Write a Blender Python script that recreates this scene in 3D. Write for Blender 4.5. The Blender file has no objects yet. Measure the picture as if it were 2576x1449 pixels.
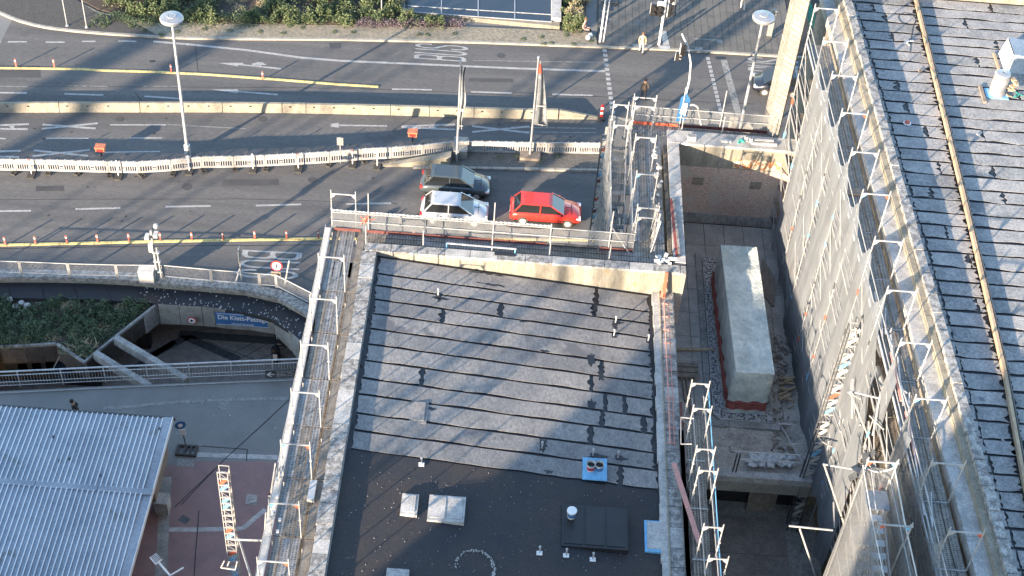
import bpy, math, random
from mathutils import Vector, Matrix
random.seed(7)
R=math.radians
S=bpy.context.scene
C=S.collection
# ---------------------------------------------------------------- camera
CAMH=61.0; FPX=3729.98; ROLL=-0.08336553; PITCH=0.77359245; YAW=0.01453891
_f=Vector((math.sin(YAW)*math.cos(PITCH),math.cos(YAW)*math.cos(PITCH),-math.sin(PITCH)))
_r0=Vector((math.cos(YAW),-math.sin(YAW),0)); _d0=_f.cross(_r0)
_r=math.cos(ROLL)*_r0+math.sin(ROLL)*_d0; _d=-math.sin(ROLL)*_r0+math.cos(ROLL)*_d0
cam=bpy.data.objects.new('camera',bpy.data.cameras.new('camera')); C.objects.link(cam); S.camera=cam
cam.data.sensor_width=36; cam.data.lens=36*FPX/2576; cam.data.clip_start=.5; cam.data.clip_end=2000
m3=Matrix((_r,-_d,-_f)).transposed()
cam.matrix_world=Matrix.Translation((0,0,CAMH))@m3.to_4x4()
# ---------------------------------------------------------------- light
SAZ=R(51.5); SEL=R(12.2)
sd=Vector((math.cos(SAZ)*math.cos(SEL),math.sin(SAZ)*math.cos(SEL),-math.sin(SEL)))
w=bpy.data.worlds.new("World"); S.world=w; w.use_nodes=True
nt=w.node_tree; sky=nt.nodes.new('ShaderNodeTexSky'); sky.sky_type='NISHITA'; sky.sun_disc=False
sky.air_density=1.0; sky.dust_density=.4; sky.ozone_density=1.3; sky.sun_elevation=SEL; sky.sun_rotation=math.atan2(-sd.x,-sd.y)
nt.nodes['Background'].inputs[1].default_value=0.15
nt.links.new(sky.outputs[0],nt.nodes['Background'].inputs[0])
sl=bpy.data.lights.new('sun','SUN'); sl.energy=5.0; sl.angle=R(.53); sl.color=(1,.79,.57)
so=bpy.data.objects.new('sun',sl); C.objects.link(so); so.location=(-60,-60,80); so.rotation_euler=sd.to_track_quat('-Z','Y').to_euler()
S.view_settings.view_transform='Standard'; S.view_settings.look='None'; S.view_settings.gamma=1; S.view_settings.use_curve_mapping=False
S.view_settings.exposure=2.2
S.cycles.max_bounces=6; S.cycles.transparent_max_bounces=16; S.cycles.diffuse_bounces=3

# ---------------------------------------------------------------- helpers
def at(px,py,z=0.0):
    "place on the level z that lies under a point of the survey photograph (2576 wide)"
    q=_r*(px-1288)+_d*(py-724.5)+_f*FPX
    t=(z-CAMH)/q.z
    return Vector((q.x*t,q.y*t,z))
def tag(o,label=None,cat=None,group=None,kind=None):
    if label: o['label']=label
    if cat: o['category']=cat
    if group: o['group']=group
    if kind: o['kind']=kind
    return o
def empty(name,loc=(0,0,0),label=None,cat=None,group=None,rz=0,kind=None):
    o=bpy.data.objects.new(name,None); C.objects.link(o); o.location=loc; o.rotation_euler=(0,0,rz); o.empty_display_size=.3
    return tag(o,label,cat,group,kind)
def origin(p):
    v=Vector((0,0,0))
    while p is not None: v=v+Vector(p.location); p=p.parent
    return v
class MB:
    def __init__(s): s.v=[]; s.f=[]; s.m=[]
    def add(s,vs,fs,mi=0):
        n=len(s.v); s.v+= [tuple(v) for v in vs]; s.f+=[tuple(i+n for i in f) for f in fs]; s.m+=[mi]*len(fs); return s
    def box(s,x0,x1,y0,y1,z0,z1,mi=0):
        return s.add([(x0,y0,z0),(x1,y0,z0),(x1,y1,z0),(x0,y1,z0),(x0,y0,z1),(x1,y0,z1),(x1,y1,z1),(x0,y1,z1)],
            [(0,3,2,1),(4,5,6,7),(0,1,5,4),(1,2,6,5),(2,3,7,6),(3,0,4,7)],mi)
    def bar(s,a,b,w,h=None,up=(0,0,1),mi=0):
        a=Vector(a);b=Vector(b);h=h or w;d=(b-a).normalized();u=Vector(up)
        if abs(d.dot(u))>.98:u=Vector((0,1,0))
        x=d.cross(u).normalized();y=x.cross(d).normalized();x=x*w/2;y=y*h/2
        vs=[a-x-y,a+x-y,a+x+y,a-x+y,b-x-y,b+x-y,b+x+y,b-x+y]
        return s.add(vs,[(0,1,2,3),(7,6,5,4),(0,4,5,1),(1,5,6,2),(2,6,7,3),(3,7,4,0)],mi)
    def tube(s,a,b,r,n=6,r2=None,mi=0,cap=True):
        a=Vector(a);b=Vector(b);d=(b-a).normalized();u=Vector((0,0,1))
        if abs(d.dot(u))>.98:u=Vector((0,1,0))
        x=d.cross(u).normalized();y=d.cross(x);r2=r if r2 is None else r2
        vs=[];fs=[]
        for k in range(n):
            t=2*math.pi*k/n;o=x*math.cos(t)+y*math.sin(t); vs+=[a+o*r,b+o*r2]
        for k in range(n):
            i=2*k;j=2*((k+1)%n);fs.append((i,i+1,j+1,j))
        if cap: fs+=[tuple(2*k for k in range(n)),tuple(2*k+1 for k in reversed(range(n)))]
        return s.add(vs,fs,mi)
    def path(s,pts,r,n=6,mi=0):
        for a,b in zip(pts,pts[1:]): s.tube(a,b,r,n,mi=mi)
        return s
    def prism(s,poly,z0,z1,mi=0,top=None):
        n=len(poly); P=[Vector(p) for p in poly]
        vs=[(p.x,p.y,z0) for p in P]+[(p.x,p.y,z1) for p in P]
        ar=sum(P[i].x*P[(i+1)%n].y-P[(i+1)%n].x*P[i].y for i in range(n))
        fs=[(i,(i+1)%n,(i+1)%n+n,i+n) for i in range(n)]+[tuple(reversed(range(n))),tuple(range(n,2*n))]
        if ar<0: fs=[tuple(reversed(f)) for f in fs]
        return s.add(vs,fs,mi)
    def lathe(s,prof,c=(0,0,0),n=20,mi=0):
        vs=[];fs=[];m=len(prof)
        for k in range(n):
            t=2*math.pi*k/n
            for (r,z) in prof: vs.append((c[0]+r*math.cos(t),c[1]+r*math.sin(t),c[2]+z))
        for k in range(n):
            for j in range(m-1):
                a=k*m+j;b=((k+1)%n)*m+j;fs.append((a,b,b+1,a+1))
        return s.add(vs,fs,mi)
    def build(s,name,mats,parent=None,local=False,smooth=False):
        me=bpy.data.meshes.new(name)
        off=Vector((0,0,0)) if (local or parent is None) else origin(parent)
        me.from_pydata([(v[0]-off.x,v[1]-off.y,v[2]-off.z) for v in s.v],[],s.f)
        if not isinstance(mats,(list,tuple)): mats=[mats]
        for m in mats: me.materials.append(m)
        if len(mats)>1: me.polygons.foreach_set('material_index',s.m)
        if smooth: me.polygons.foreach_set('use_smooth',[True]*len(me.polygons))
        me.update()
        o=bpy.data.objects.new(name,me); C.objects.link(o); o.parent=parent
        return o
def inst(name,mesh,parent,loc,rz=0,rot=None):
    "shared mesh placed at world loc under parent"
    o=bpy.data.objects.new(name,mesh); C.objects.link(o); o.parent=parent
    o.location=Vector(loc)-(origin(parent) if parent else Vector((0,0,0)))
    o.rotation_euler=rot or (0,0,rz)
    return o
def copy_tree(o,parent=None):
    c=o.copy(); C.objects.link(c); c.parent=parent
    for ch in list(o.children): copy_tree(ch,c)
    return c
def structure(name,mb,m): return tag(mb.build(name,m),kind='structure')
def jit(a): return random.uniform(-a,a)
def lerp(a,b,t): return a+(b-a)*t
def interp(pts,x):
    for (a,b) in zip(pts,pts[1:]):
        if a[0]<=x<=b[0]: return a[1]+(b[1]-a[1])*(x-a[0])/(b[0]-a[0])
    return pts[0][1] if x<pts[0][0] else pts[-1][1]

# ---------------------------------------------------------------- materials
def N(t,k,**kw):
    n=t.nodes.new(k)
    for a,b in kw.items(): setattr(n,a,b)
    return n
def newmat(name):
    m=bpy.data.materials.new(name); m.use_nodes=True; t=m.node_tree
    return m,t,t.nodes['Principled BSDF']
def noise(t,scale,detail=6,rough=.6,vec=None,stretch=None):
    n=N(t,'ShaderNodeTexNoise'); n.inputs['Scale'].default_value=scale; n.inputs['Detail'].default_value=detail; n.inputs['Roughness'].default_value=rough
    g=vec or N(t,'ShaderNodeNewGeometry').outputs['Position']
    if stretch:
        mp=N(t,'ShaderNodeMapping'); mp.inputs['Scale'].default_value=stretch; t.links.new(g,mp.inputs[0]); g=mp.outputs[0]
    t.links.new(g,n.inputs['Vector']); return n.outputs['Fac']
def ramp(t,fac,stops):
    r=N(t,'ShaderNodeValToRGB'); e=r.color_ramp.elements
    while len(e)<len(stops): e.new(.5)
    for k,(p,c) in enumerate(stops):
        e[k].position=p; e[k].color=(c,c,c,1) if not isinstance(c,(tuple,list)) else (*c,1)
    t.links.new(fac,r.inputs[0]); return r.outputs[0]
def mix(t,fac,a,b,mode='MIX'):
    n=N(t,'ShaderNodeMix',data_type='RGBA',blend_type=mode)
    for s,v in ((0,fac),(6,a),(7,b)):
        if hasattr(v,'is_linked'): t.links.new(v,n.inputs[s])
        elif isinstance(v,(int,float)): n.inputs[s].default_value=v
        else: n.inputs[s].default_value=(*v,1)
    return n.outputs[2]
def bump(t,b,h,strength,dist=.02):
    n=N(t,'ShaderNodeBump'); n.inputs['Strength'].default_value=strength; n.inputs['Distance'].default_value=dist
    t.links.new(h,n.inputs['Height']); t.links.new(n.outputs[0],b.inputs['Normal'])
def mat(name,c,c2=None,rough=.85,scale=1.5,fine=25,grain=.35,bmp=.3,bs=40,bd=.003,metal=0,stretch=None,lo=.38,hi=.62,speck=None,stain=None):
    m,t,b=newmat(name)
    c2=c2 or tuple(x*.72 for x in c)
    f=ramp(t,noise(t,scale,7,.65,stretch=stretch),[(lo,0.),(hi,1.)])
    col=mix(t,f,c2,c)
    g=ramp(t,noise(t,fine,3,.7,stretch=stretch),[(.3,1-grain),(.7,1+grain*.6)])
    col=mix(t,1.,col,g,'MULTIPLY')
    if stain:
        sf=ramp(t,noise(t,stain[1],5,.6),[(stain[2],0.),(stain[2]+.06,1.)]); col=mix(t,sf,col,stain[0])
    if speck:
        sf=ramp(t,noise(t,speck[1],2,.5),[(speck[2],0.),(speck[2]+.03,1.)]); col=mix(t,sf,col,speck[0])
    t.links.new(col,b.inputs['Base Color']); b.inputs['Roughness'].default_value=rough; b.inputs['Metallic'].default_value=metal
    if bmp: bump(t,b,noise(t,bs,4,.7),bmp,bd)
    return m
X={}
X['asphalt']=mat('asphalt',(.118,.114,.112),(.080,.080,.082),scale=.45,fine=22,grain=.5,bmp=.3,bs=45,bd=.004,stretch=(.12,1.6,1),speck=((.045,.045,.045),6,.74),rough=.9,stain=((.070,.070,.072),.16,.60))
X['asphalt_dark']=mat('asphalt_patch',(.062,.062,.064),(.045,.046,.05),scale=.7,fine=30,grain=.35,bmp=.4,speck=((.15,.15,.15),7,.76))
X['pave_ground']=mat('pavement_ground',(.185,.185,.18),(.15,.152,.15),scale=.4,fine=20,grain=.35,speck=((.2,.2,.2),5,.78))
X['red_ground']=mat('red_asphalt',(.24,.15,.145),(.19,.125,.125),scale=.8,fine=30,grain=.3)
X['paint']=mat('road_paint',(.36,.36,.35),(.26,.26,.26),scale=3,fine=18,grain=.35,bmp=.2,stain=((.14,.14,.135),5,.60))
X['paint_old']=mat('worn_road_paint',(.26,.26,.25),(.17,.17,.165),scale=3,fine=14,grain=.4,bmp=.2,stain=((.10,.10,.095),4,.55))
X['kerb']=mat('kerb_stone',(.33,.31,.27),(.24,.225,.20),scale=2,fine=20,grain=.3)
X['concrete']=mat('concrete',(.30,.29,.26),(.20,.195,.18),scale=1.2,fine=14,grain=.35,stain=((.13,.125,.11),3,.64))
X['concrete_dark']=mat('weathered_concrete',(.30,.295,.285),(.18,.18,.175),scale=1.1,fine=10,grain=.4,stretch=(1,1,.3))
X['cream_concrete']=mat('cream_concrete',(.27,.25,.20),(.19,.175,.14),scale=2,fine=16,grain=.3,speck=((.2,.18,.14),5,.72))
X['parapet_white']=mat('stained_white_render',(.245,.228,.19),(.18,.166,.135),scale=1.5,fine=9,grain=.28,stretch=(1.4,1.4,.35),stain=((.22,.17,.09),2.2,.66),bmp=.35)
X['stone']=mat('coping_stone',(.33,.325,.315),(.15,.15,.15),scale=4,fine=15,grain=.5,bmp=.5,bs=16,bd=.012,lo=.42,hi=.58)
X['stone_light']=mat('pale_coping_stone',(.42,.415,.405),(.27,.27,.265),scale=2,fine=14,grain=.35,bmp=.4)
X['limestone']=mat('rough_limestone',(.15,.135,.11),(.09,.082,.07),scale=3,fine=9,grain=.45,bmp=1,bs=9,bd=.05)
X['felt']=mat('grey_bitumen_felt',(.235,.228,.222),(.165,.164,.168),scale=.7,fine=10,grain=.35,bmp=.35,bs=7,bd=.012,stretch=(1,.6,1),rough=.85)
X['felt_wing']=mat('slated_roof_felt',(.31,.305,.30),(.21,.213,.22),scale=1.1,fine=12,grain=.4,bmp=.35,bs=6,bd=.012,rough=.85)
for _i,(_a,_b) in enumerate([((.26,.25,.24),(.19,.185,.185)),((.20,.198,.196),(.14,.14,.145)),((.245,.235,.225),(.15,.15,.155))]):
    X['feltv%d'%_i]=mat('weathered_felt_%s'%['pale','dark','stained'][_i],_a,_b,scale=[.5,1.0,.8][_i],fine=[9,12,7][_i],grain=.35,bmp=.4,bs=[5,8,6][_i],bd=.014,stretch=(1,.6,1),rough=.85,stain=((.11,.112,.12),[.8,1.6,.5][_i],[.63,.6,.56][_i]))
for _i,(_a,_b) in enumerate([((.34,.33,.32),(.24,.24,.245)),((.27,.27,.27),(.18,.185,.19))]):
    X['wingv%d'%_i]=mat('slated_felt_%s'%['pale','dark'][_i],_a,_b,scale=[1.4,.8][_i],fine=[14,9][_i],grain=.45,bmp=.4,bs=[6,9][_i],bd=.014,rough=.85,stain=((.13,.135,.15),[1.1,.6][_i],[.62,.58][_i]))
X['bitumen']=mat('black_bitumen',(.014,.015,.020),(.010,.012,.017),scale=3,fine=20,grain=.4,bmp=.4,rough=.5)
X['black_coat']=mat('black_roof_coating',(.040,.034,.034),(.024,.026,.032),scale=.55,fine=26,grain=.7,bmp=.3,bs=24,rough=.8,speck=((.22,.2,.18),9,.775))
X['galv']=mat('galvanised_steel',(.50,.51,.52),(.34,.35,.37),scale=5,fine=30,grain=.2,bmp=.1,rough=.5,metal=.35)
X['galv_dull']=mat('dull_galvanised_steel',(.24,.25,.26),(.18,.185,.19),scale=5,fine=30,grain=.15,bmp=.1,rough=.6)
X['galv_lit']=mat('white_steel',(.33,.335,.34),(.25,.255,.26),scale=5,fine=30,grain=.15,bmp=.1,rough=.45)  # pale steel tone, the same on every side
X['steel_dark']=mat('dark_steel',(.10,.105,.11),(.06,.062,.066),scale=4,metal=.3,rough=.5)
X['toe_red']=mat('red_toe_board',(.12,.038,.034),(.08,.028,.026),scale=4,grain=.3)
X['orange_red']=mat('orange_red_paint',(.50,.11,.06),(.36,.08,.05),scale=4,grain=.2,rough=.5)
X['blue_paint']=mat('light_blue_paint',(.16,.42,.66),(.12,.32,.52),scale=4,rough=.5)
X['wood']=mat('sawn_timber',(.42,.32,.21),(.30,.22,.15),scale=3,fine=20,grain=.3,stretch=(1,.2,1))
X['wood_grey']=mat('weathered_timber',(.24,.20,.165),(.15,.128,.11),scale=4,fine=24,grain=.4)
X['white']=mat('white_plastic',(.46,.45,.43),(.38,.375,.36),scale=2,fine=8,grain=.15,bmp=.05,rough=.55)
X['barrier']=mat('barrier_plastic',(.36,.355,.35),(.29,.285,.28),scale=1.2,fine=9,grain=.22,bmp=.05,rough=.6)
X['rubber']=mat('recycled_rubber',(.05,.048,.045),(.03,.03,.03),scale=5,speck=((.16,.14,.1),9,.68))
X['yellow']=mat('yellow_divider',(.60,.47,.18),(.42,.34,.15),scale=3,fine=8,grain=.35)
X['delin']=mat('red_delineator',(.42,.12,.09),(.30,.09,.07),scale=4,rough=.6)
X['orange']=mat('orange_plastic',(.50,.17,.08),(.38,.13,.07),scale=6,rough=.5)
X['tarp']=mat('pale_green_tarpaulin',(.48,.51,.49),(.31,.36,.355),scale=1.6,fine=5,grain=.2,bmp=1,bs=3.2,bd=.10,rough=.45)
X['tarp_red']=mat('red_strap_foil',(.28,.075,.06),(.16,.05,.045),scale=3,fine=8,bmp=.8,bs=5,bd=.03)
X['foil']=mat('crumpled_white_sheet',(.55,.56,.57),(.35,.37,.39),scale=5,bmp=1,bs=6,bd=.06,rough=.4)
X['gravel']=mat('gravel',(.42,.42,.43),(.06,.06,.065),scale=9,fine=30,grain=.3,bmp=1,bs=9,bd=.05,lo=.46,hi=.52)
X['terrace']=mat('terrace_slabs',(.38,.355,.33),(.28,.265,.25),scale=1.2,fine=16,grain=.3)
X['terrace_dirty']=mat('dusty_concrete',(.42,.38,.34),(.27,.25,.23),scale=1.6,fine=12,grain=.45,stain=((.26,.24,.22),1.6,.58))
X['joint']=mat('dark_joint',(.03,.03,.03),(.02,.02,.02))
X['roofmetal']=mat('aluminium_roof',(.27,.31,.36),(.20,.235,.28),scale=.5,fine=8,grain=.2,stain=((.17,.19,.20),.9,.62),bmp=.1,metal=.1,rough=.5)
X['soil']=mat('soil',(.075,.055,.04),(.045,.035,.028),scale=3,fine=20)
X['black']=mat('black_paint',(.02,.02,.022),(.014,.014,.016),rough=.4)
X['signblue']=mat('sign_blue',(.035,.13,.30),(.03,.11,.26),rough=.4,grain=.1)
X['signred']=mat('sign_red',(.42,.03,.03),rough=.4,grain=.1)
X['signwhite']=mat('sign_white',(.7,.7,.7),(.62,.62,.62),rough=.4,grain=.08)
X['signgrey']=mat('sign_back_grey',(.28,.28,.27),rough=.5)
X['skin']=mat('skin',(.45,.28,.2),rough=.6)
X['green_net']=mat('green_net',(.03,.30,.26),(.02,.2,.18),scale=8)
X['chrome']=mat('lamp_aluminium',(.42,.43,.44),(.32,.33,.35),scale=2,metal=.5,rough=.35)
X['dark_floor']=mat('passage_floor',(.32,.27,.24),(.22,.19,.17),scale=2,fine=14,grain=.3)
X['dark_band']=mat('dark_cobble_band',(.09,.092,.095),(.05,.05,.055),scale=9,bmp=.8,bs=9)
def brickmat(name,ca,cb,mortar,sc=1.0,bw=.25,rh=.075,horizontal=False,bm=.6,blotch=None):
    m,t,b=newmat(name); g=N(t,'ShaderNodeNewGeometry').outputs['Position']
    sp=N(t,'ShaderNodeSeparateXYZ'); t.links.new(g,sp.inputs[0])
    ad=N(t,'ShaderNodeMath',operation='ADD'); t.links.new(sp.outputs[0],ad.inputs[0])
    if not horizontal: t.links.new(sp.outputs[1],ad.inputs[1])
    cx=N(t,'ShaderNodeCombineXYZ'); t.links.new(ad.outputs[0],cx.inputs[0]); t.links.new(sp.outputs[1 if horizontal else 2],cx.inputs[1])
    k=N(t,'ShaderNodeTexBrick'); k.inputs['Scale'].default_value=sc; k.inputs['Brick Width'].default_value=bw; k.inputs['Row Height'].default_value=rh
    k.inputs['Mortar Size'].default_value=.012; k.inputs['Mortar Smooth'].default_value=.3; k.inputs['Bias'].default_value=0
    k.inputs['Color1'].default_value=(*ca,1); k.inputs['Color2'].default_value=(*cb,1); k.inputs['Mortar'].default_value=(*mortar,1)
    t.links.new(cx.outputs[0],k.inputs['Vector'])
    col=mix(t,1.,k.outputs['Color'],ramp(t,noise(t,9,5,.7),[(.3,.6),(.7,1.35)]),'MULTIPLY')
    if blotch: col=mix(t,ramp(t,noise(t,blotch[1],6,.7),[(blotch[2],0.),(blotch[2]+.08,1.)]),col,blotch[0])
    t.links.new(col,b.inputs['Base Color']); b.inputs['Roughness'].default_value=.9
    inv=N(t,'ShaderNodeMath',operation='SUBTRACT'); inv.inputs[0].default_value=1; t.links.new(k.outputs['Fac'],inv.inputs[1])
    bump(t,b,inv.outputs[0],bm,.02); return m
X['brick']=brickmat('old_brickwork',(.44,.27,.21),(.34,.24,.20),(.5,.45,.40),blotch=((.40,.35,.31),2.2,.52))
X['blocks']=brickmat('rusticated_limestone',(.22,.205,.18),(.17,.158,.14),(.06,.056,.05),bw=.62,rh=.30,bm=1.0,blotch=((.14,.125,.10),1.1,.6))
X['cobble']=brickmat('cobble_paving',(.36,.31,.23),(.20,.18,.14),(.07,.065,.055),bw=.16,rh=.12,horizontal=True,blotch=((.13,.12,.06),1.3,.62))
X['cobble_dark']=brickmat('dark_cobble_paving',(.085,.08,.075),(.06,.058,.055),(.03,.03,.03),bw=.14,rh=.12,horizontal=True)
X['setts']=brickmat('grey_setts',(.14,.13,.12),(.10,.095,.09),(.05,.05,.048),bw=.24,rh=.16,horizontal=True,blotch=((.10,.10,.05),2,.66))
def gridmat(name,c,dark,scale,thr,rough=.5,stretch=(1,1,1)):
    "perforated sheet: rows of small dark holes"
    m,t,b=newmat(name); g=N(t,'ShaderNodeNewGeometry').outputs['Position']
    mp=N(t,'ShaderNodeMapping'); mp.inputs['Scale'].default_value=stretch; t.links.new(g,mp.inputs[0])
    v=N(t,'ShaderNodeTexVoronoi'); v.inputs['Scale'].default_value=scale; v.inputs['Randomness'].default_value=.15; t.links.new(mp.outputs[0],v.inputs['Vector'])
    f=ramp(t,v.outputs['Distance'],[(thr,0.),(thr+.12,1.)])
    col=mix(t,f,dark,c); col=mix(t,1.,col,ramp(t,noise(t,2.5,5,.7),[(.35,.65),(.65,1.2)]),'MULTIPLY')
    t.links.new(col,b.inputs['Base Color']); b.inputs['Roughness'].default_value=rough; b.inputs['Metallic'].default_value=.2
    bump(t,b,v.outputs['Distance'],.5,.01); return m
X['deck']=gridmat('perforated_steel_deck',(.235,.235,.235),(.04,.04,.042),8,.33,stretch=(1,1.6,1))
X['deck_old']=gridmat('dusty_steel_deck',(.20,.18,.155),(.035,.032,.03),8,.33,stretch=(1,1.6,1))
def netmat(name,c,alpha,fold=(3,3,.35),blotch=.25):
    m=bpy.data.materials.new(name); m.use_nodes=True; t=m.node_tree; t.nodes.clear()
    out=N(t,'ShaderNodeOutputMaterial'); tr=N(t,'ShaderNodeBsdfTransparent'); df=N(t,'ShaderNodeBsdfDiffuse'); tl=N(t,'ShaderNodeBsdfTranslucent')
    f=noise(t,1.6,5,.6,stretch=fold); col=mix(t,ramp(t,f,[(.35,0.),(.65,1.)]),tuple(x*(1-blotch) for x in c),c)
    t.links.new(col,df.inputs[0]); t.links.new(col,tl.inputs[0])
    ms=N(t,'ShaderNodeMixShader'); ms.inputs[0].default_value=.35; t.links.new(df.outputs[0],ms.inputs[1]); t.links.new(tl.outputs[0],ms.inputs[2])
    bn=N(t,'ShaderNodeBump'); bn.inputs['Strength'].default_value=.6; bn.inputs['Distance'].default_value=.08; t.links.new(f,bn.inputs['Height']); t.links.new(bn.outputs[0],df.inputs['Normal'])
    m2=N(t,'ShaderNodeMixShader'); 
    a=ramp(t,noise(t,.9,3,.5),[(.3,alpha-.06),(.7,alpha+.06)]); t.links.new(a,m2.inputs[0])
    t.links.new(tr.outputs[0],m2.inputs[1]); t.links.new(ms.outputs[0],m2.inputs[2]); t.links.new(m2.outputs[0],out.inputs[0]); return m
X['net']=netmat('white_safety_net',(.235,.255,.28),.84,fold=(2.0,2.0,.35),blotch=.22)
X['net_thin']=netmat('thin_safety_net',(.23,.24,.255),.56,fold=(1.6,1.6,.6),blotch=.12)
X['net_green']=netmat('green_safety_net',(.05,.42,.36),.8)
def glassmat(name,c,rough=.08):
    m,t,b=newmat(name); b.inputs['Base Color'].default_value=(*c,1); b.inputs['Roughness'].default_value=rough; b.inputs['Specular IOR Level'].default_value=.8; return m
X['glass']=glassmat('dark_glass',(.02,.026,.034)); X['glass_car']=glassmat('car_glass',(.012,.014,.016),.05)
def carpaint(name,c):
    m,t,b=newmat(name); b.inputs['Base Color'].default_value=(*c,1); b.inputs['Roughness'].default_value=.35; b.inputs['Coat Weight'].default_value=.6; b.inputs['Metallic'].default_value=.2; return m
def leafmat(name,c1,c2,c3):
    m,t,b=newmat(name); f=noise(t,2.3,4,.7); f2=noise(t,14,2,.6)
    col=mix(t,ramp(t,f,[(.38,0.),(.62,1.)]),c1,c2); col=mix(t,ramp(t,f2,[(.52,0.),(.66,1.)]),col,c3)
    t.links.new(col,b.inputs['Base Color']); b.inputs['Roughness'].default_value=.7; return m
X['leaf']=leafmat('leaves',(.035,.065,.025),(.085,.115,.045),(.14,.15,.07))
X['leaf_dark']=leafmat('dark_leaves',(.03,.06,.03),(.055,.09,.04),(.08,.105,.055))
X['straw']=leafmat('dry_grass',(.22,.18,.10),(.30,.26,.17),(.38,.34,.24))
X['heather']=leafmat('purple_flowers',(.10,.08,.10),(.16,.11,.15),(.08,.10,.05))
def stroke_text(word,m,name,parent,p0,rd,up,h,wid,z):
    G={'B':[[(.1,0),(.1,2)],[(.1,1.9),(.62,1.9),(.84,1.8),(.9,1.6),(.9,1.3),(.84,1.13),(.62,1.03),(.1,1.03)],[(.62,1.03),(.84,.93),(.9,.75),(.9,.38),(.84,.2),(.62,.1),(.1,.1)]],
       'U':[[(.1,2),(.1,.55),(.16,.3),(.32,.12),(.5,.06),(.68,.12),(.84,.3),(.9,.55),(.9,2)]],
       'S':[[(.9,1.38),(.9,1.6),(.82,1.8),(.62,1.92),(.38,1.92),(.18,1.8),(.1,1.6),(.1,1.38),(.18,1.22),(.5,1.03),(.8,.82),(.9,.62),(.9,.38),(.8,.18),(.62,.07),(.38,.07),(.18,.18),(.1,.4),(.1,.62)]]}
    rd=Vector(rd).normalized();u=Vector(up).normalized();q=MB();lw=wid/len(word);sx=lw*.86;sy=h/2;T=.19;kk=0
    for i,c in enumerate(word):
        for path in G[c]:
            L=[];Rr=[]
            for j,p in enumerate(path):
                a=Vector(path[max(j-1,0)]);b=Vector(path[min(j+1,len(path)-1)]);d=(b-a).normalized();n=Vector((-d.y,d.x))*T/2;P=Vector(p)
                for lst,s_ in ((L,1),(Rr,-1)):
                    w_=P+n*s_; lst.append(Vector(p0)+rd*(i*lw+w_.x*sx)+u*(w_.y*sy)+Vector((0,0,z+.0012*kk)))
            m_=len(L); q.add(L+Rr,[(k,k+1,m_+k+1,m_+k) for k in range(m_-1)]); kk+=1
    return q.build(name,m,parent)
def text_mesh(txt,mat_,name,parent,loc,right,up,height,width=None,depth=.01,bold=0.0):
    cu=bpy.data.curves.new(name,'FONT'); cu.body=txt; cu.size=1; cu.extrude=0; cu.offset=bold
    o=bpy.data.objects.new(name,cu); C.objects.link(o); bpy.context.view_layer.update()
    dg=bpy.context.evaluated_depsgraph_get(); me=bpy.data.meshes.new_from_object(o.evaluated_get(dg)); bpy.data.objects.remove(o)
    xs=[v.co.x for v in me.vertices]; ys=[v.co.y for v in me.vertices]
    x0,x1,y0,y1=min(xs),max(xs),min(ys),max(ys); sy=height/(y1-y0); sx=(width/(x1-x0)) if width else sy
    rt=Vector(right).normalized(); u=Vector(up).normalized(); n=rt.cross(u)
    off=origin(parent) if parent else Vector((0,0,0)); L=Vector(loc)
    for v in me.vertices:
        q=L+rt*((v.co.x-x0)*sx)+u*((v.co.y-y0)*sy)+n*depth-off; v.co=q
    me.materials.clear(); me.materials.append(mat_)
    r=bpy.data.objects.new(name,me); C.objects.link(r); r.parent=parent; return r
ORD=['first','second','third','fourth','fifth','sixth','seventh','eighth','ninth','tenth','eleventh','twelfth','thirteenth','fourteenth','fifteenth','sixteenth','seventeenth','eighteenth','nineteenth','twentieth','twenty-first','twenty-second','twenty-third','twenty-fourth','twenty-fifth','twenty-sixth','twenty-seventh','twenty-eighth','twenty-ninth','thirtieth']
# ================================================================ GROUND
COP=[(-60,698),(0,697),(180,700),(300,702),(400,706),(540,716),(660,727),(695,730),(790,778),(850,812)]
RAILS=[(-60,990),(0,984),(250,972),(500,962),(750,951),(850,947)]
def line(pts,z,n=None): return [at(a,b,z) for a,b in pts]
cN=line(COP,0); cS=line(RAILS,0)
XE=cN[-1].x; XW=cN[0].x
mb=MB()
def quadstrip(mb,a,b,mi=0):
    n=len(a); mb.add(list(a)+list(b),[(i,i+1,n+i+1,n+i) for i in range(n-1)],mi)
far=[Vector((p.x,400,-.004)) for p in cN]; near=[Vector((p.x,-150,-.004)) for p in cS]
quadstrip(mb,[Vector((p.x,p.y,-.004)) for p in cN],far); quadstrip(mb,near,[Vector((p.x,p.y,-.004)) for p in cS])
XW2=cS[0].x; XE2=cS[-1].x
mb.add([(-400,-150,-.004),(XW2,-150,-.004),(XW2,cS[0].y,-.004),(XW,cN[0].y,-.004),(XW,400,-.004),(-400,400,-.004)],[(0,1,2,3,4,5)])
mb.add([(XE2,-150,-.004),(400,-150,-.004),(400,400,-.004),(XE,400,-.004),(XE,cN[-1].y,-.004),(XE2,cS[-1].y,-.004)],[(0,1,2,3,4,5)])
ground=structure('ground',mb,X['pave_ground'])
KERB=[(-300,-10),(-60,12),(0,36),(30,50),(60,60),(95,69),(130,75),(190,82),(260,88),(400,97),(480,100),(560,101),(860,103),(1200,110),(1520,122),(1700,129),(1950,144),(2600,190)]
kl=line(KERB,0)
def ky(x):
    for a,b in zip(kl,kl[1:]):
        if a.x<=x<=b.x: return a.y+(b.y-a.y)*(x-a.x)/(b.x-a.x)
    return kl[-1].y+.03*(x-kl[-1].x)
xs=sorted(set([p.x for p in kl if p.x<45]+[-34,60]+[p.x for p in cN]))
xs=[x for x in xs if x>=-36]
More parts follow.
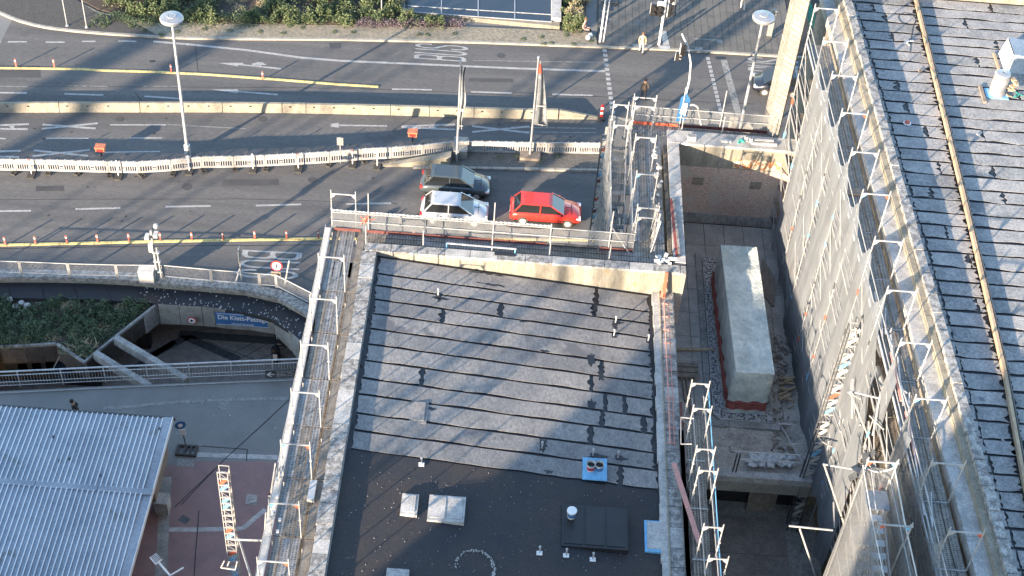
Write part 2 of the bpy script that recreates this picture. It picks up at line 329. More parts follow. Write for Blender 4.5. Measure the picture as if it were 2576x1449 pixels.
def cny(x):
    if x>=cN[-1].x: return 52.0
    for a,b in zip(cN,cN[1:]):
        if a.x<=x<=b.x: return a.y+(b.y-a.y)*(x-a.x)/(b.x-a.x)
    return cN[0].y
mb=MB(); quadstrip(mb,[Vector((x,cny(x)+.05,0)) for x in xs],[Vector((x,ky(x),0)) for x in xs])
road=structure('road',mb,X['asphalt'])
# resurfaced patches and cracks
for (q) in [[(0,165),(100,165),(103,195),(0,195)],[(828,108),(858,108),(858,122),(830,122)]]:
    MB().add(line(q,.004),[tuple(range(len(q)))]).build('asphalt_patch',X['asphalt_dark'],road)
def polyline_strip(pts,z,w,name,m,parent):
    p=line(pts,z); mbx=MB(); L=[];Rr=[]
    for i,a in enumerate(p):
        d=(p[min(i+1,len(p)-1)]-p[max(i-1,0)]).normalized(); nrm=Vector((-d.y,d.x,0))
        L.append(a-nrm*w/2);Rr.append(a+nrm*w/2)
    quadstrip(mbx,L,Rr); return mbx.build(name,m,parent)
def wob(pts,k=4,a=.8):
    o=[]
    for p,q in zip(pts,pts[1:]):
        for i in range(k): o.append((lerp(p[0],q[0],i/k)+jit(a),lerp(p[1],q[1],i/k)+jit(a)))
    return o+[pts[-1]]
for pts,wd in [([(0,626),(200,622),(500,618),(820,616)],.05),([(0,217),(500,219),(900,222),(1300,240),(1500,243)],.035),([(1290,232),(1600,248),(1760,256),(1900,262)],.05),([(0,502),(600,500),(1000,512)],.03),([(340,232),(355,252),(363,262)],.05),([(500,190),(490,110)],.03)]:
    polyline_strip(wob(pts,14,.7),.006,wd,'road_crack',X['joint'],road)
# ---- painted markings
def dash(a,b,w=.14,m='paint'): return polyline_strip([a,b],.008,w,'lane_dash',X[m],road)
for a,b in [((20,105),(68,105)),((0,105),(3,105)),((115,106),(163,106)),((206,104),(240,104)),((298,103),(343,104)),
  ((0,233),(68,234)),((162,236),(260,239)),((363,242),(452,248)),((559,258),(640,262)),
  ((986,224),(1086,226)),((1185,231),(1288,234)),((1389,237),(1491,240)),
  ((277,314),(418,314)),((0,348),(15,349)),((117,348),(223,348)),((325,347),(408,347)),((259,383),(403,381)),
  ((0,531),(78,530)),((190,526),(303,523)),((416,520),(530,518)),((643,517),(758,514)),((871,513),(984,511)),((1901,193),(1945,196))]:
    dash(a,b,.16 if b[1]<300 or b[1]>500 else .13)
for a,b in [((0,217),(70,218)),((170,216),(270,217)),((360,217),(450,217)),((420,313),(620,324)),((1190,152),(1520,157))]: dash(a,b,.08,'paint_old')
polyline_strip([(385,104),(480,112),(620,126),(760,145),(860,153),(1050,161),(1300,172),(1522,179)],.008,.22,'solid_lane_line',X['paint'],road)
polyline_strip([(960,-20),(990,-10)],.008,.22,'solid_lane_line',X['paint'],road)
def poly_mark(name,pts,m='paint'): return MB().add(line(pts,.009),[tuple(range(len(pts)))]).build(name,X[m],road)
# arrows (shaft plus head, one mesh each)
def arrow_mark(*polys,m='paint'):
    q=MB()
    for p in polys: q.add(line(p,.009),[tuple(range(len(p)))])
    return q.build('direction_arrow',X[m],road)
arrow_mark([(548,158),(613,158),(611,161.5),(708,171),(707,175),(600,163.5),(598,167)],[(632,160.5),(647,156.5),(660,156.5),(672,164),(656,163),(660,167),(640,165)])
arrow_mark([(532,225),(599,225),(598,228.5),(699,236),(698,240),(600,232),(597,234.5)])
arrow_mark([(832,311),(853,309),(853,313),(974,315),(974,318.5),(853,317),(853,321),(832,319)])
for (a,b,c,d) in [((107,313),(241,323),(105,324),(246,310)),((85,378),(222,392),(82,393),(226,377)),((1188,317),(1331,334),(1188,332),(1332,318)),((0,315),(73,312),(0,324),(70,325)),((0,381),(52,379),(0,394),(48,395)),((1010,318),(1145,313),(1010,320),(1145,326))]:
    q=MB()
    for u,v in ((a,b),(c,d)):
        A=at(*u,.009);B=at(*v,.009);dd=(B-A).normalized();n=Vector((-dd.y,dd.x,0))*.09
        q.add([A-n,B-n,B+n+Vector((0,0,.0)),A+n],[(0,1,2,3)])
    for i in range(4,8): q.v[i]=(q.v[i][0],q.v[i][1],.012)
    q.build('crossed_out_marking',X['paint'],road)
poly_mark('crossed_out_marking',[(22,317),(37,317),(35,322),(28,322)]); poly_mark('crossed_out_marking',[(1080,316),(1098,316),(1098,322),(1080,322)])
dash((1285,320),(1500,323),.1,'paint_old'); dash((1285,331),(1500,334),.1,'paint_old')
def dots(a,b,n,w=.30,l=.34):
    for i in range(n):
        t=i/(n-1); A=at(lerp(a[0],b[0],t),lerp(a[1],b[1],t),.009)
        MB().add([A+Vector((-w/2,-l/2,0)),A+Vector((w/2,-l/2,0)),A+Vector((w/2,l/2,0)),A+Vector((-w/2,l/2,0))],[(0,1,2,3)]).build('crossing_square',X['paint'],road)
dots((1521,127),(1546,318),17); dots((1781,147),(1814,285),14,.26,.36)
poly_mark('stop_line',[(1813,150),(1829,150),(1868,292),(1850,292)],'paint_old')
# BUS lettering, 3.6 m high letters lying on the road
def bus(p0,rd,up,h,wid,m='paint'):
    return stroke_text('BUS',X[m],'bus_lettering',road,at(*p0,.0),rd,up,h,wid,.009)
bus((1173,156),(-0.01,1,0),(-1,-.01,0),3.65,1.95)
bus((611,628),(0,-1,0),(1,.03,0),3.55,2.45)
bus((2010,187),(0.02,1,0),(-1,.0,0),3.6,1.75)
MB().add(line([(1800,142),(1825,143),(1825,150),(1800,149)],.009),[(0,1,2,3)]).build('drain_grate',X['black'],road)
MB().add(line([(375,152),(388,152),(391,156),(378,156)],.0095),[(0,1,2,3)]).build('drain_grate',X['black'],road)
# ---- verge, pavement, kerbs (raised 0.12)
mb=MB(); HED=[(-300,-80),(0,-40),(190,0),(250,30),(330,48),(400,57),(860,63),(1180,67),(1470,79),(1497,86),(1503,112)]
hb=line(HED,.12)
def hy(x):
    for a,b in zip(hb,hb[1:]):
        if a.x<=x<=b.x: return a.y+(b.y-a.y)*(x-a.x)/(b.x-a.x)
    return hb[0].y
vx=[x for x in sorted([p.x for p in kl]+[p.x for p in hb]) if x<=hb[-1].x-.0]
quadstrip(mb,[Vector((x,ky(x)+.2,.12)) for x in vx],[Vector((x,max(hy(x),ky(x)+.3),.12)) for x in vx])
verge=structure('cobbled_verge',mb,X['cobble'])
mb=MB().add([at(-250,-60,.126),at(-60,-4,.126),at(30,44,.126),at(130,70,.126),at(200,77,.126),at(300,84,.126),at(400,90,.126),at(330,52,.126),at(240,30,.126),at(190,-2,.126),at(180,-60,.126)],[tuple(range(11))])
structure('dark_cobbles',mb,X['cobble_dark'])
px0=hb[-1].x
pv=[x for x in sorted([p.x for p in kl]+[px0,16,22,60]) if x>=px0-.01]
mb=MB(); quadstrip(mb,[Vector((x,ky(x)+.2,.10)) for x in pv],[Vector((x,130,.10)) for x in pv])
pavement=structure('pavement',mb,X['joint'])
pm=bpy.data.meshes.new('slab'); sm=MB().box(-.238,.238,-.238,.238,0,.03)
tmp=sm.build('slab',X['setts']); slabm=tmp.data; bpy.data.objects.remove(tmp)
X['slab']=mat('paving_slab',(.125,.12,.112),(.095,.092,.088),scale=.8,fine=18,grain=.35,bmp=.3); X['slab2']=mat('darker_paving_slab',(.105,.102,.098),(.08,.08,.078),scale=.9,fine=18,grain=.35)
slabm.materials.clear(); slabm.materials.append(X['slab']); slab2=slabm.copy(); slab2.materials.clear(); slab2.materials.append(X['slab2'])
cells=[]
x=px0+.3
while x<20:
    y=ky(x)+.5
    while y<104: cells.append((x,y)); y+=.5
    x+=.5
cells.sort(key=lambda c:(c[0]-12)**2*.2+c[1]); rest=MB()
for k,(x,y) in enumerate(cells):
    z=.10+jit(.003)
    if k<300: inst('slab',random.choice([slabm,slabm,slab2]),pavement,(x,y,z),jit(.01))
    else: rest.box(x-.238,x+.238,y-.238,y+.238,z,z+.03)
r_=rest.build('slab_field',X['slab'],pavement); r_['kind']='stuff'
# tactile strips on the pavement
for q in [[(1642,70),(1656,70),(1672,172-.0),(1658,172)],[(1655,170),(1722,178),(1722,187),(1655,181)]]:
    pass
MB().add(line([(1664,78),(1676,78),(1684,114),(1668,114)],.136),[(0,1,2,3)]).build('tactile_strip',X['stone_light'],pavement)
MB().add(line([(1656,114),(1686,115),(1686,126),(1657,124)],.137),[(0,1,2,3)]).build('tactile_strip',X['stone_light'],pavement)
for q in [[(1591,110),(1640,112),(1640,120),(1593,118)],[(1748,118),(1767,119),(1767,128),(1748,127)],[(1802,99),(1817,100),(1819,109),(1803,108)],[(1747,96),(1802,99),(1802,102),(1747,99)]]:
    MB().add(line(q,.137),[(0,1,2,3)]).build('painted_pavement_sign',X['paint_old'],pavement)
MB().add(line([(1598,51),(1614,51),(1614,60),(1598,60)],.138),[(0,1,2,3)]).build('manhole_cover',X['steel_dark'],pavement)
kerb=empty('kerb',(0,0,0)); kerb['kind']='structure'
cur=Vector((kl[1].x,kl[1].y,0)); ks=MB().box(0,.985,0,.2,0,.13).build('kerb_stone',X['kerb']); ksm=ks.data; bpy.data.objects.remove(ks)
x=kl[1].x
while x<22:
    y=ky(x); y2=ky(x+.9); a=math.atan2(y2-y,.9)
    inst('kerb_stone',ksm,kerb,(x,y,jit(.004)),a); x+=math.cos(a)*1.0
# gutter line of the middle island
island=MB(); IS=[(960,408),(1135,418),(1260,424),(1510,425),(1520,392),(1150,388)]
island=structure('cobbled_island',MB().prism(line([(940,414),(1050,418),(1260,424),(1515,427),(1520,386),(1150,386),(1000,402)],0),0,.12),X['setts'])
A=at(1040,420,0);B=at(1515,428,0)
for i in range(12):
    inst('kerb_stone',ksm,island,(lerp(A.x,B.x,i/12),lerp(A.y,B.y,i/12)-.2,0),math.atan2(B.y-A.y,B.x-A.x))
# ---- south street area (left bottom)
sg=MB().prism([at(-40,1170,0),at(445,1170,0),at(462,1160,0),at(700,1161,0),at(690,1500,0),at(380,1500,0),at(380,1449,0),at(-40,1449,0)],0,.004)
redg=structure('red_surface',sg,X['red_ground'])
polyline_strip([(462,1142),(560,1146),(700,1151)],.006,.30,'light_kerb_strip',X['stone_light'],ground)
polyline_strip([(408,1332),(500,1332),(600,1330),(612,1328),(668,1281)],.008,.26,'light_paving_strip',X['stone_light'],ground)
polyline_strip([(418,1200),(405,1449)],.010,.55,'light_paving_strip',X['concrete_dark'],ground)
polyline_strip([(260,1027),(340,1022),(460,1010),(600,1004),(724,1002)],.006,.22,'painted_guide_line',X['paint_old'],ground)
poly=line([(551,1005),(577,1005),(575,1029),(549,1029)],.010); MB().add(poly,[(0,1,2,3)]).build('painted_pavement_sign',X['paint_old'],ground)
polyline_strip([(556,1021),(566,1021),(566,1011),(571,1011)],.013,.05,'pavement_arrow',X['pave_ground'],ground)
for a,b in [((727,1006),(562,1158)),((562,1158),(455,1270)),((540,1180),(440,1275)),((500,1285),(488,1449)),((620,1160),(622,1130)),((620,1130),(505,1122))]:
    polyline_strip(wob([a,b],5,.4),.011,.05,'surface_seam',X['joint'],ground)
MB().add(line([(445,1152),(490,1156),(487,1174),(445,1173)],.012),[(0,1,2,3)]).build('concrete_plate',X['concrete_dark'],ground)
MB().add(line([(621,1243),(648,1245),(645,1271),(617,1268)],.012),[(0,1,2,3)]).build('manhole_cover',X['concrete_dark'],ground)
MB().add(line([(461,1295),(480,1306),(467,1319),(446,1308)],.012),[(0,1,2,3)]).build('drain_grate',X['steel_dark'],ground)
polyline_strip([(618,1267),(646,1258)],.03,.16,'pale_board',X['paint'],ground)
for k in range(60):
    p=at(random.uniform(440,740),random.uniform(970,1160),.012); r=random.uniform(.015,.04); MB().box(p.x-r,p.x+r,p.y-r,p.y+r,.0,.02).build('litter',X['stone_light'],ground) if k<14 else None

for px,py,r in [(470,470,.32),(786,453,.3),(1170,530,.3),(1260,140,.3),(660,300,.3),(300,300,.28)]:
    p=at(px,py,.0); MB().tube(p+Vector((0,0,-.01)),p+Vector((0,0,.0085)),r,18).build('manhole_cover',X['asphalt_dark'],road)
for q_ in [[(560,452),(700,450),(702,466),(558,468)],[(1180,196),(1290,198),(1292,207),(1180,205)],[(90,468),(160,467),(161,480),(90,481)]]:
    MB().add(line(q_,.0045),[(0,1,2,3)]).build('asphalt_patch',X['asphalt_dark'],road)
for k in range(46):
    px=random.uniform(0,1500);py=random.uniform(290,600); p=at(px,py,.005); 
    if 395<py<440: continue
    r=random.uniform(.03,.10); pts=[(p.x+r*(1+jit(.4))*math.cos(t),p.y+r*(1+jit(.4))*math.sin(t),.0056) for t in [j*.9 for j in range(7)]]; MB().add(pts,[tuple(range(7))]).build('oil_spot',X['joint'],road)
# ================================================================ UNDERPASS ENTRANCE (pit)
ZR=-.35   # level of the bitumen roof edge
pit=empty('underpass_entrance',at(300,850,-4.5),'sunken concrete entrance of an underpass with bitumen roof edge, planted bed and slanting beams','entrance')
EDGE=[(-60,748),(0,749),(240,753),(397,764),(520,771),(627,788),(683,803),(730,833),(770,868),(800,900)]
C1=line([(-60,694),(0,692),(165,693),(300,697),(385,706),(540,718),(660,730),(682,732),(775,785),(840,820)],.25)
cin=[Vector((p.x,p.y,0)) for p in C1]
# coping stones
cnt=line(COP,.25); 
def resample(pts,step):
    out=[pts[0].copy()];acc=0
    for a,b in zip(pts,pts[1:]):
        L=(b-a).length; t=step-acc
        while t<L: out.append(a.lerp(b,t/L)); t+=step
        acc=(acc+L)%step
    return out
top=[Vector((p.x,p.y+.18,.25)) for p in C1]
rs=resample(top,2.2)
for a,b in zip(rs,rs[1:]):
    d=(b-a).normalized();n=Vector((d.y,-d.x,0)); g=d*.012
    q=MB(); P4=[a+g+n*-.3,b-g+n*-.3,b-g+n*.32,a+g+n*.32]; q.prism([(p.x,p.y) for p in P4],-.02,.25); q.build('coping_stone',X['stone'],pit)
# cream wall under the coping
q=MB(); a_=[p+Vector((0,-.05,0)) for p in [Vector((t.x,t.y-.22,0)) for t in rs]]
quadstrip(q,[Vector((p.x,p.y,-.45)) for p in a_],[Vector((p.x,p.y,-.02)) for p in a_]); q.build('retaining_wall',X['cream_concrete'],pit)
# bitumen roof edge sheets
eL=line(EDGE,ZR); iL=[Vector((p.x,p.y,-.25)) for p in a_]
rsE=resample(eL,.5); rsI=resample(iL,.5)
def samp(pts,t):
    L=[0]
    for a,b in zip(pts,pts[1:]): L.append(L[-1]+(b-a).length)
    s=t*L[-1]
    for i in range(len(pts)-1):
        if L[i]<=s<=L[i+1]+1e-6: return pts[i].lerp(pts[i+1],(s-L[i])/max(L[i+1]-L[i],1e-6))
    return pts[-1]
K=11
for i in range(K):
    t0=i/K+.002;t1=(i+1)/K-.002; q=MB(); m=4
    A=[samp(eL,lerp(t0,t1,k/m)) for k in range(m+1)]; B=[samp(iL,lerp(t0,t1,k/m)) for k in range(m+1)]
    quadstrip(q,A,B); q.build('bitumen_sheet',X['bitumen'],pit)
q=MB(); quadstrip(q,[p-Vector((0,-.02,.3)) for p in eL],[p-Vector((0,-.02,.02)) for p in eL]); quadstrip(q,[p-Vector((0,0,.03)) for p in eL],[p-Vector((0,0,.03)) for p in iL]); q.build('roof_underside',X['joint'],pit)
sp=MB()
for k in range(150):
    t=random.uniform(.45,1); u=random.random()**1.7; p=samp(eL,t).lerp(samp(iL,t),u); r=random.uniform(.012,.035)
    sp.box(p.x-r,p.x+r,p.y-r*1.5,p.y+r*1.5,p.z,p.z+.03)
s_=sp.build('bird_droppings',X['stone_light'],pit); s_['kind']='stuff'
# fascia: panels standing below the roof edge
FT=[(397,764),(450,766),(492,770),(540,773),(627,788),(683,803),(730,833),(745,858)]
ft=[at(x,y,ZR-.03)+Vector((0,-.02,0)) for x,y in [(397,766),(449,768),(507,771),(538,774),(566,778),(627,782),(688,792)]]
FH=1.62
segs=list(zip(ft,ft[1:]))+[(ft[-1],at(733,838,ZR-.03)),(at(733,838,ZR-.03),at(752,862,ZR-.03))]
for a,b in segs:
    d=(b-a).normalized(); n=Vector((d.y,-d.x,0)); g=d*.015
    q=MB(); q.prism([(p.x,p.y) for p in (a+g,b-g,b-g-n*.15,a+g-n*.15)],ZR-FH,ZR-.03); q.build('concrete_panel',X['concrete_dark'] if 0 else X['concrete'],pit)
# bed walls
BW=[(397,766),(360,795),(290,850),(240,890),(212,914),(140,866),(60,871),(-60,878)]
bw=[at(x,y,-.5) for x,y in BW]
for (a,b),h in zip(zip(bw,bw[1:]),[1.5,1.4,1.35,1.35,1.3,1.3,1.3]):
    L=(b-a).length; n=max(1,round(L/1.6)); d=(b-a)/n; nn=Vector((d.y,-d.x,0)).normalized()
    for k in range(n):
        p=a+d*k; q=p+d*.985
        MB().prism([(v.x,v.y) for v in (p,q,q+nn*.14,p+nn*.14)],-.5-h,-.46+jit(.01)).build('concrete_panel',X['concrete_dark'],pit)
bed=MB().prism([at(-60,752,-.62),at(397,768,-.62)]+[v for v in bw[1:]],-1.9,-.62); bedo=bed.build('planting_bed',X['soil'],pit)
# slanting beams to the street edge
for a,b in [((292,855),(470,960)),((240,893),(378,978))]:
    A=at(*a,-.45);B=at(*b,-.45); MB().bar(A,B,.34,.55).build('concrete_beam',X['concrete_dark'],pit)
# passage floor and walls
zf=-4.5
fl=MB().add([(XW2-2,at(0,985,0).y+.3,zf),(XE+.5,at(750,951,0).y+.3,zf),(XE+.5,68,zf),(XW2-2,68,zf)],[(0,1,2,3)]).build('passage_floor',X['dark_floor'],pit)
for pts,wd in [([(450,840),(560,848),(760,862)],.6),([(360,905),(470,848)],.5),([(470,848),(600,905)],.55),([(330,930),(440,858)],.4),([(600,905),(700,850)],.05),([(520,858),(640,905)],.05),([(560,900),(640,862)],.05),([(650,905),(740,866)],.05),([(480,835),(560,822),(700,835)],.05)]:
    polyline_strip(pts,zf+.01,wd,'cobble_band',X['dark_band'],pit)
q=MB(); q.box(XW2-2,XE+.6,at(0,985,0).y-.3,at(0,985,0).y-.05,zf,-.02); q.build('pit_wall',X['concrete_dark'],pit)
MB().box(XE+.3,XE+.6,52.2,68,zf,-.3).build('pit_wall',X['concrete_dark'],pit)
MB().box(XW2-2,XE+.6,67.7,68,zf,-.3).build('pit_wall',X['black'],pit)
q=MB(); w0=at(150,905,-2.2); 
for k in range(4):
    x=lerp(at(-10,925,-2.2).x,at(140,925,-2.2).x,k/4)
    MB().box(x,x+1.35,bw[5].y+.4,bw[5].y+.5,-3.4,-1.85).build('dark_window',X['glass'],pit)
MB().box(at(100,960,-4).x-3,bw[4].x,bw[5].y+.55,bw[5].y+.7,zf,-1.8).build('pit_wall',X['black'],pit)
for x0,x1,y0 in [(430,455,800)]:
    p=at(372,850,-3);MB().box(p.x-.9,p.x-.1,p.y+.5,p.y+1,zf,ZR-FH).build('column',X['black'],pit)
# black shop sign below fascia
a=at(692,855,-3.0);b=at(742,862,-3.0)
sg=empty('shop_sign',a,'black shop sign with white letters under the concrete fascia by the scaffold','sign')
MB().bar(a,b,.06,.95).build('panel',X['black'],sg)
text_mesh('LATE-',X['signwhite'],'lettering',sg,a+Vector((.1,-.05,.15)),(1,0,0),(0,0,1),.26,.9)
text_mesh('open  Café',X['signwhite'],'lettering',sg,a+Vector((.1,-.05,-.35)),(1,0,0),(0,0,1),.14,.8)
# blue banner sign
A=at(546,787,-.75)+Vector((0,-.1,0));B=at(686,813,-.95)+Vector((0,-.1,0)); 
rt=(B-A).normalized(); rt=Vector((rt.x,rt.y,0)).normalized(); A=Vector((A.x,A.y,-1.55)); 
a0=at(544,806,-1.35); b0=at(683,816,-1.35); rt=Vector((b0.x-a0.x,b0.y-a0.y,0)); Wd=rt.length; rt.normalize(); nrm=Vector((rt.y,-rt.x,0))
for q_ in (a0,b0): q_+=nrm*.1
sg=empty('blue_banner',a0,'blue banner with white lettering fixed on the concrete fascia of the underpass','sign')
zt,zb=-.55,-1.55
MB().prism([(v.x,v.y) for v in (a0,b0,b0+nrm*.03,a0+nrm*.03)],zb,zt).build('panel',X['signblue'],sg)
q=MB(); e=.035
for z_ in (zb+.05,zt-.07): q.bar(Vector((a0.x,a0.y,z_))+nrm*.035+rt*.05,Vector((b0.x,b0.y,z_))+nrm*.035-rt*.05,.012,.02)
q.build('white_border',X['signwhite'],sg)
text_mesh('Die Klett-Passage',X['signwhite'],'lettering',sg,Vector((a0.x,a0.y,zb+.36))+nrm*.036+rt*.15,rt,(0,0,1),.47,Wd-.3,.004,bold=.02)
text_mesh('AM HAUPTBAHNHOF',X['signwhite'],'lettering',sg,Vector((a0.x,a0.y,zb+.10))+nrm*.036+rt*.9,rt,(0,0,1),.13,Wd-1.9,.004,bold=.02)
# round sign on fascia
c=at(484,802,-1.25)+Vector((0,-.12,0))
sg=empty('round_prohibition_sign',c,'small round red-rimmed prohibition sign on the concrete fascia left of the blue banner','sign')
def disc(c,r,n,col,name,parent,t=.02,k=20):
    n=Vector(n).normalized(); return MB().tube(Vector(c),Vector(c)+n*t,r,k).build(name,col,parent)
disc(c,.27,(0,-1,0),X['signred'],'rim',sg); disc(c+Vector((0,-.021,0)),.20,(0,-1,0),X['signwhite'],'face',sg)
MB().box(c.x-.10,c.x+.10,c.y-.055,c.y-.045,c.z-.03,c.z+.05).box(c.x-.06,c.x+.02,c.y-.055,c.y-.045,c.z-.1,c.z+.1).build('symbol',X['black'],sg)
# litter bin
p=at(695,905,zf)
bn=empty('litter_bin',p,'black cylindrical litter bin standing on the passage floor behind the railing','litter bin')
MB().lathe([(0,0),(.26,0),(.27,.05),(.27,.95),(.25,1.0),(.22,1.06),(.06,1.1),(0,1.1)],p,20).build('body',X['black'],bn,smooth=False)
MB().box(p.x-.13,p.x+.13,p.y-.285,p.y-.265,zf+.35,zf+.75).build('label_panel',X['signwhite'],bn); MB().lathe([(.0,0),(.05,0),(.05,.05),(0,.05)],p+Vector((0,0,1.1)),10).build('lid_knob',X['steel_dark'],bn)
# glass canopy with rods
g=empty('glass_canopy',at(150,935,-2.2),'small dark pointed glass canopy hung from two rods beside the planted bed','canopy')
MB().prism([at(119,934,-2.2),at(153,902,-2.2),at(187,917,-2.2),at(182,930,-2.2),at(163,958,-2.2)],-2.26,-2.2).build('glass_pane',X['glass'],g)
for a,b in [((132,932),(149,898)),((168,922),(176,905))]: MB().tube(at(*a,-2.2),at(*b,-1.2),.025).build('rod',X['galv'],g)
# ---- railings
def rail_panels(name,pts,z0,h,npx,label,mesh_in=True):
    e=empty(name,pts[0],label,'railing'); return e
POSTS=[(-62,688),(55,691),(176,696),(296,699),(413,700),(533,711),(654,721),(696,724),(786,770)]
fence=empty('mesh_railing',at(176,696,.25),'white steel railing with wire mesh panels along the kerb above the underpass','railing')
pb=[at(x,y-1,.25) for x,y in POSTS]
for a,b in zip(pb,pb[1:]):
    d=(b-a).normalized(); a2=a+d*.06;b2=b-d*.06; up=Vector((0,0,1)); q=MB()
    for z in (.14,1.0): q.tube(a2+up*z,b2+up*z,.028,6)
    for p in (a2,b2): q.tube(p,p+up*1.0,.028,6)
    q.build('panel_frame',X['galv_lit'],fence)
    q=MB(); L=(b2-a2).length; n=int(L/.07)
    for k in range(1,n): p=a2+d*(L*k/n); q.tube(p+up*.14,p+up*1.0,.0026,3,cap=False)
    for k in range(1,12): z=.14+.86*k/12; q.tube(a2+up*z,b2+up*z,.0026,3,cap=False)
    q.build('wire_mesh',X['galv'],fence)
    MB().tube(a,a+up*1.05,.03,6).build('post',X['galv_lit'],fence)
# south railing
sr=empty('street_railing',at(400,966,0),'long grey steel railing with double top rail along the southern edge of the sunken entrance','railing')
SR=[at(x,y,0) for x,y in [(-60,984),(250,969),(500,958),(755,947)]]
up=Vector((0,0,1))
def along(pts,off,r,n=6,m='galv',name='rail',z=0):
    q=MB(); q.path([p+Vector((0,off,z)) for p in pts],r,n); return q.build(name,X[m],sr)
along(SR,.25,.05,z=1.15,name='top_rail'); along(SR,.12,.03,z=1.0,name='rail'); along(SR,-.02,.028,z=.62,name='rail',m='galv_lit'); along(SR,.2,.02,z=.12); along(SR,-.28,.035,z=.05,name='edge_strip',m='galv_lit')
bars=resample([p+Vector((0,.2,.1)) for p in SR],.16)
for k,p in enumerate(bars): 
    if k%14==0: MB().tube(p-up*.1,p+up*1.05,.04,6).build('post',X['galv'],sr)
q=MB()
for p in bars: q.tube(p,p+up*.9,.012,4)
q.build('balusters',X['galv'],sr)
a=at(675,955,.35)
ws=empty('direction_sign',a,'dark direction panel with a white left arrow and small text on the street railing','sign')
A=at(668,947,.3);B=at(756,942,.3); d=(B-A);d.z=0;Lw=d.length;d.normalize()
MB().prism([(v.x,v.y) for v in (A,B,B+Vector((0,.04,0)),A+Vector((0,.04,0)))],.15,.75).build('panel',X['steel_dark'],ws)
q=MB(); o=A+Vector((0,-.02,.15)); q.bar(o+d*.1,o+d*.5,.05,.01,up=(0,1,0)); q.bar(o+d*.1,o+d*.32+up*.18,.05,.01,up=(0,1,0)); q.bar(o+d*.1,o+d*.32-up*.18,.05,.01,up=(0,1,0)); q.build('arrow',X['signwhite'],ws)
for k in range(4): text_mesh(['Konferenzräume','Große Halle','Bistro  Café','Gleise'][k],X['signwhite'],'lettering',ws,A+Vector((0,-.02,.33-.12*k))+d*.62,d,(0,0,1),.07,.95-.12*(k%2))
text_mesh('4-7',X['signwhite'],'lettering',ws,A+Vector((0,-.02,.1))+d*1.72,d,(0,0,1),.25,.3)
# camera and signal mast on the railing
p=at(398,705,.2)
cm=empty('camera_mast',p,'white mast with two cameras, a conduit and a white cabinet clamped to the mesh railing','camera mast')
MB().tube(p,p+up*3.9,.07,8).build('pole',X['galv_lit'],cm); MB().tube(p+Vector((.22,0,.2)),p+Vector((.18,0,2.6)),.055,8).build('conduit',X['galv_lit'],cm)
MB().box(p.x-1.0,p.x-.15,p.y-.35,p.y+.2,.25,1.05).build('cabinet',X['white'],cm); MB().box(p.x-1.03,p.x-.12,p.y-.38,p.y+.23,1.06,1.12).build('cabinet_lid',X['white'],cm)
for dx,z in ((-.22,3.6),(.28,3.8)):
    MB().box(p.x+dx-.12,p.x+dx+.12,p.y-.3,p.y+.1,z,z+.2).build('camera_head',X['white'],cm)
MB().lathe([(0,0),(.13,.03),(.16,.12),(.12,.25),(0,.3)],p+Vector((.3,.1,4.02)),12).build('dome',X['white'],cm)
MB().box(p.x-.25,p.x+.0,p.y-.12,p.y+.06,2.5,3.1).build('junction_box',X['white'],cm)
for k,z in enumerate((.9,1.7,2.4)): MB().box(p.x-.1,p.x+.3,p.y-.1,p.y+.1,z,z+.07).build('clamp',X['galv'],cm)
# no pedestrians sign and posts near scaffold
p=at(716,720,.1)
s1=empty('no_pedestrians_sign',p,'round white no-pedestrians sign with red rim on a leaning post beside the scaffold','sign')
MB().tube(p,p+Vector((.35,.1,2.0)),.05,8).build('post',X['galv_lit'],s1)
c=p+Vector((-.35,-.15,1.75)); disc(c,.34,(0,-1,.2),X['signred'],'rim',s1); disc(c+Vector((0,-.022,.004)),.26,(0,-1,.2),X['signwhite'],'face',s1)
MB().bar(c+Vector((0,-.06,-.16)),c+Vector((0,-.06,.08)),.05,.02).bar(c+Vector((0,-.06,-.02)),c+Vector((-.1,-.06,-.17)),.04,.02).bar(c+Vector((-.1,-.06,.02)),c+Vector((.1,-.06,.02)),.03,.02).box(c.x-.03,c.x+.03,c.y-.07,c.y-.05,c.z+.1,c.z+.17).build('symbol',X['black'],s1)
MB().box(c.x-.35,c.x+.2,c.y-.0,c.y+.05,c.z-.85,c.z-.5).build('plate',X['wood_grey'],s1)
p=at(608,706,0); s2=empty('street_sign',p,'traffic sign seen edge on, on a white post between railing and painted lettering','sign')
MB().tube(p,p+up*2.6,.04,8).build('post',X['galv_lit'],s2); MB().box(p.x-.03,p.x+.03,p.y-.25,p.y+.3,1.6,2.5).build('plate',X['signgrey'],s2); MB().tube(p+Vector((-.35,-.6,0)),p+Vector((0,-.1,1.1)),.05,8).build('strut',X['galv_lit'],s2)
# ================================================================ MAIN FLAT-ROOFED BLOCK
def zr(x): return 15.74-.095*(x+5.4)
def at_roof(px,py):
    z=15.3
    for _ in range(8): z=zr(at(px,py,z).x)
    return at(px,py,z)
blk=empty('flat_roofed_building',(1,40,0),'low stone building with sloping grey felt roof and a black coated part, in the middle','building')
YN=47.7
MB().box(-5.9,7.95,-8,YN,0,14.2).build('wall',X['brick'],blk)
q=MB(); q.add([(-5.5,-8,zr(-5.5)-.04),(7.6,-8,zr(7.6)-.04),(7.6,YN+.1,zr(7.6)-.04),(-5.5,YN+.1,zr(-5.5)-.04)],[(0,1,2,3)]); q.build('roof_underlay',X['bitumen'],blk)
# black coated part
def plane_poly(pts,dz,name,m,parent=blk,th=0):
    return MB().add([Vector((p[0],p[1],zr(p[0])+dz)) for p in pts],[tuple(range(len(pts)))]).build(name,m,parent)
plane_poly([(-5.42,-8),(7.05,-8),(7.05,36.6),(-5.42,36.75)],-.025,'black_coating',X['black_coat'])
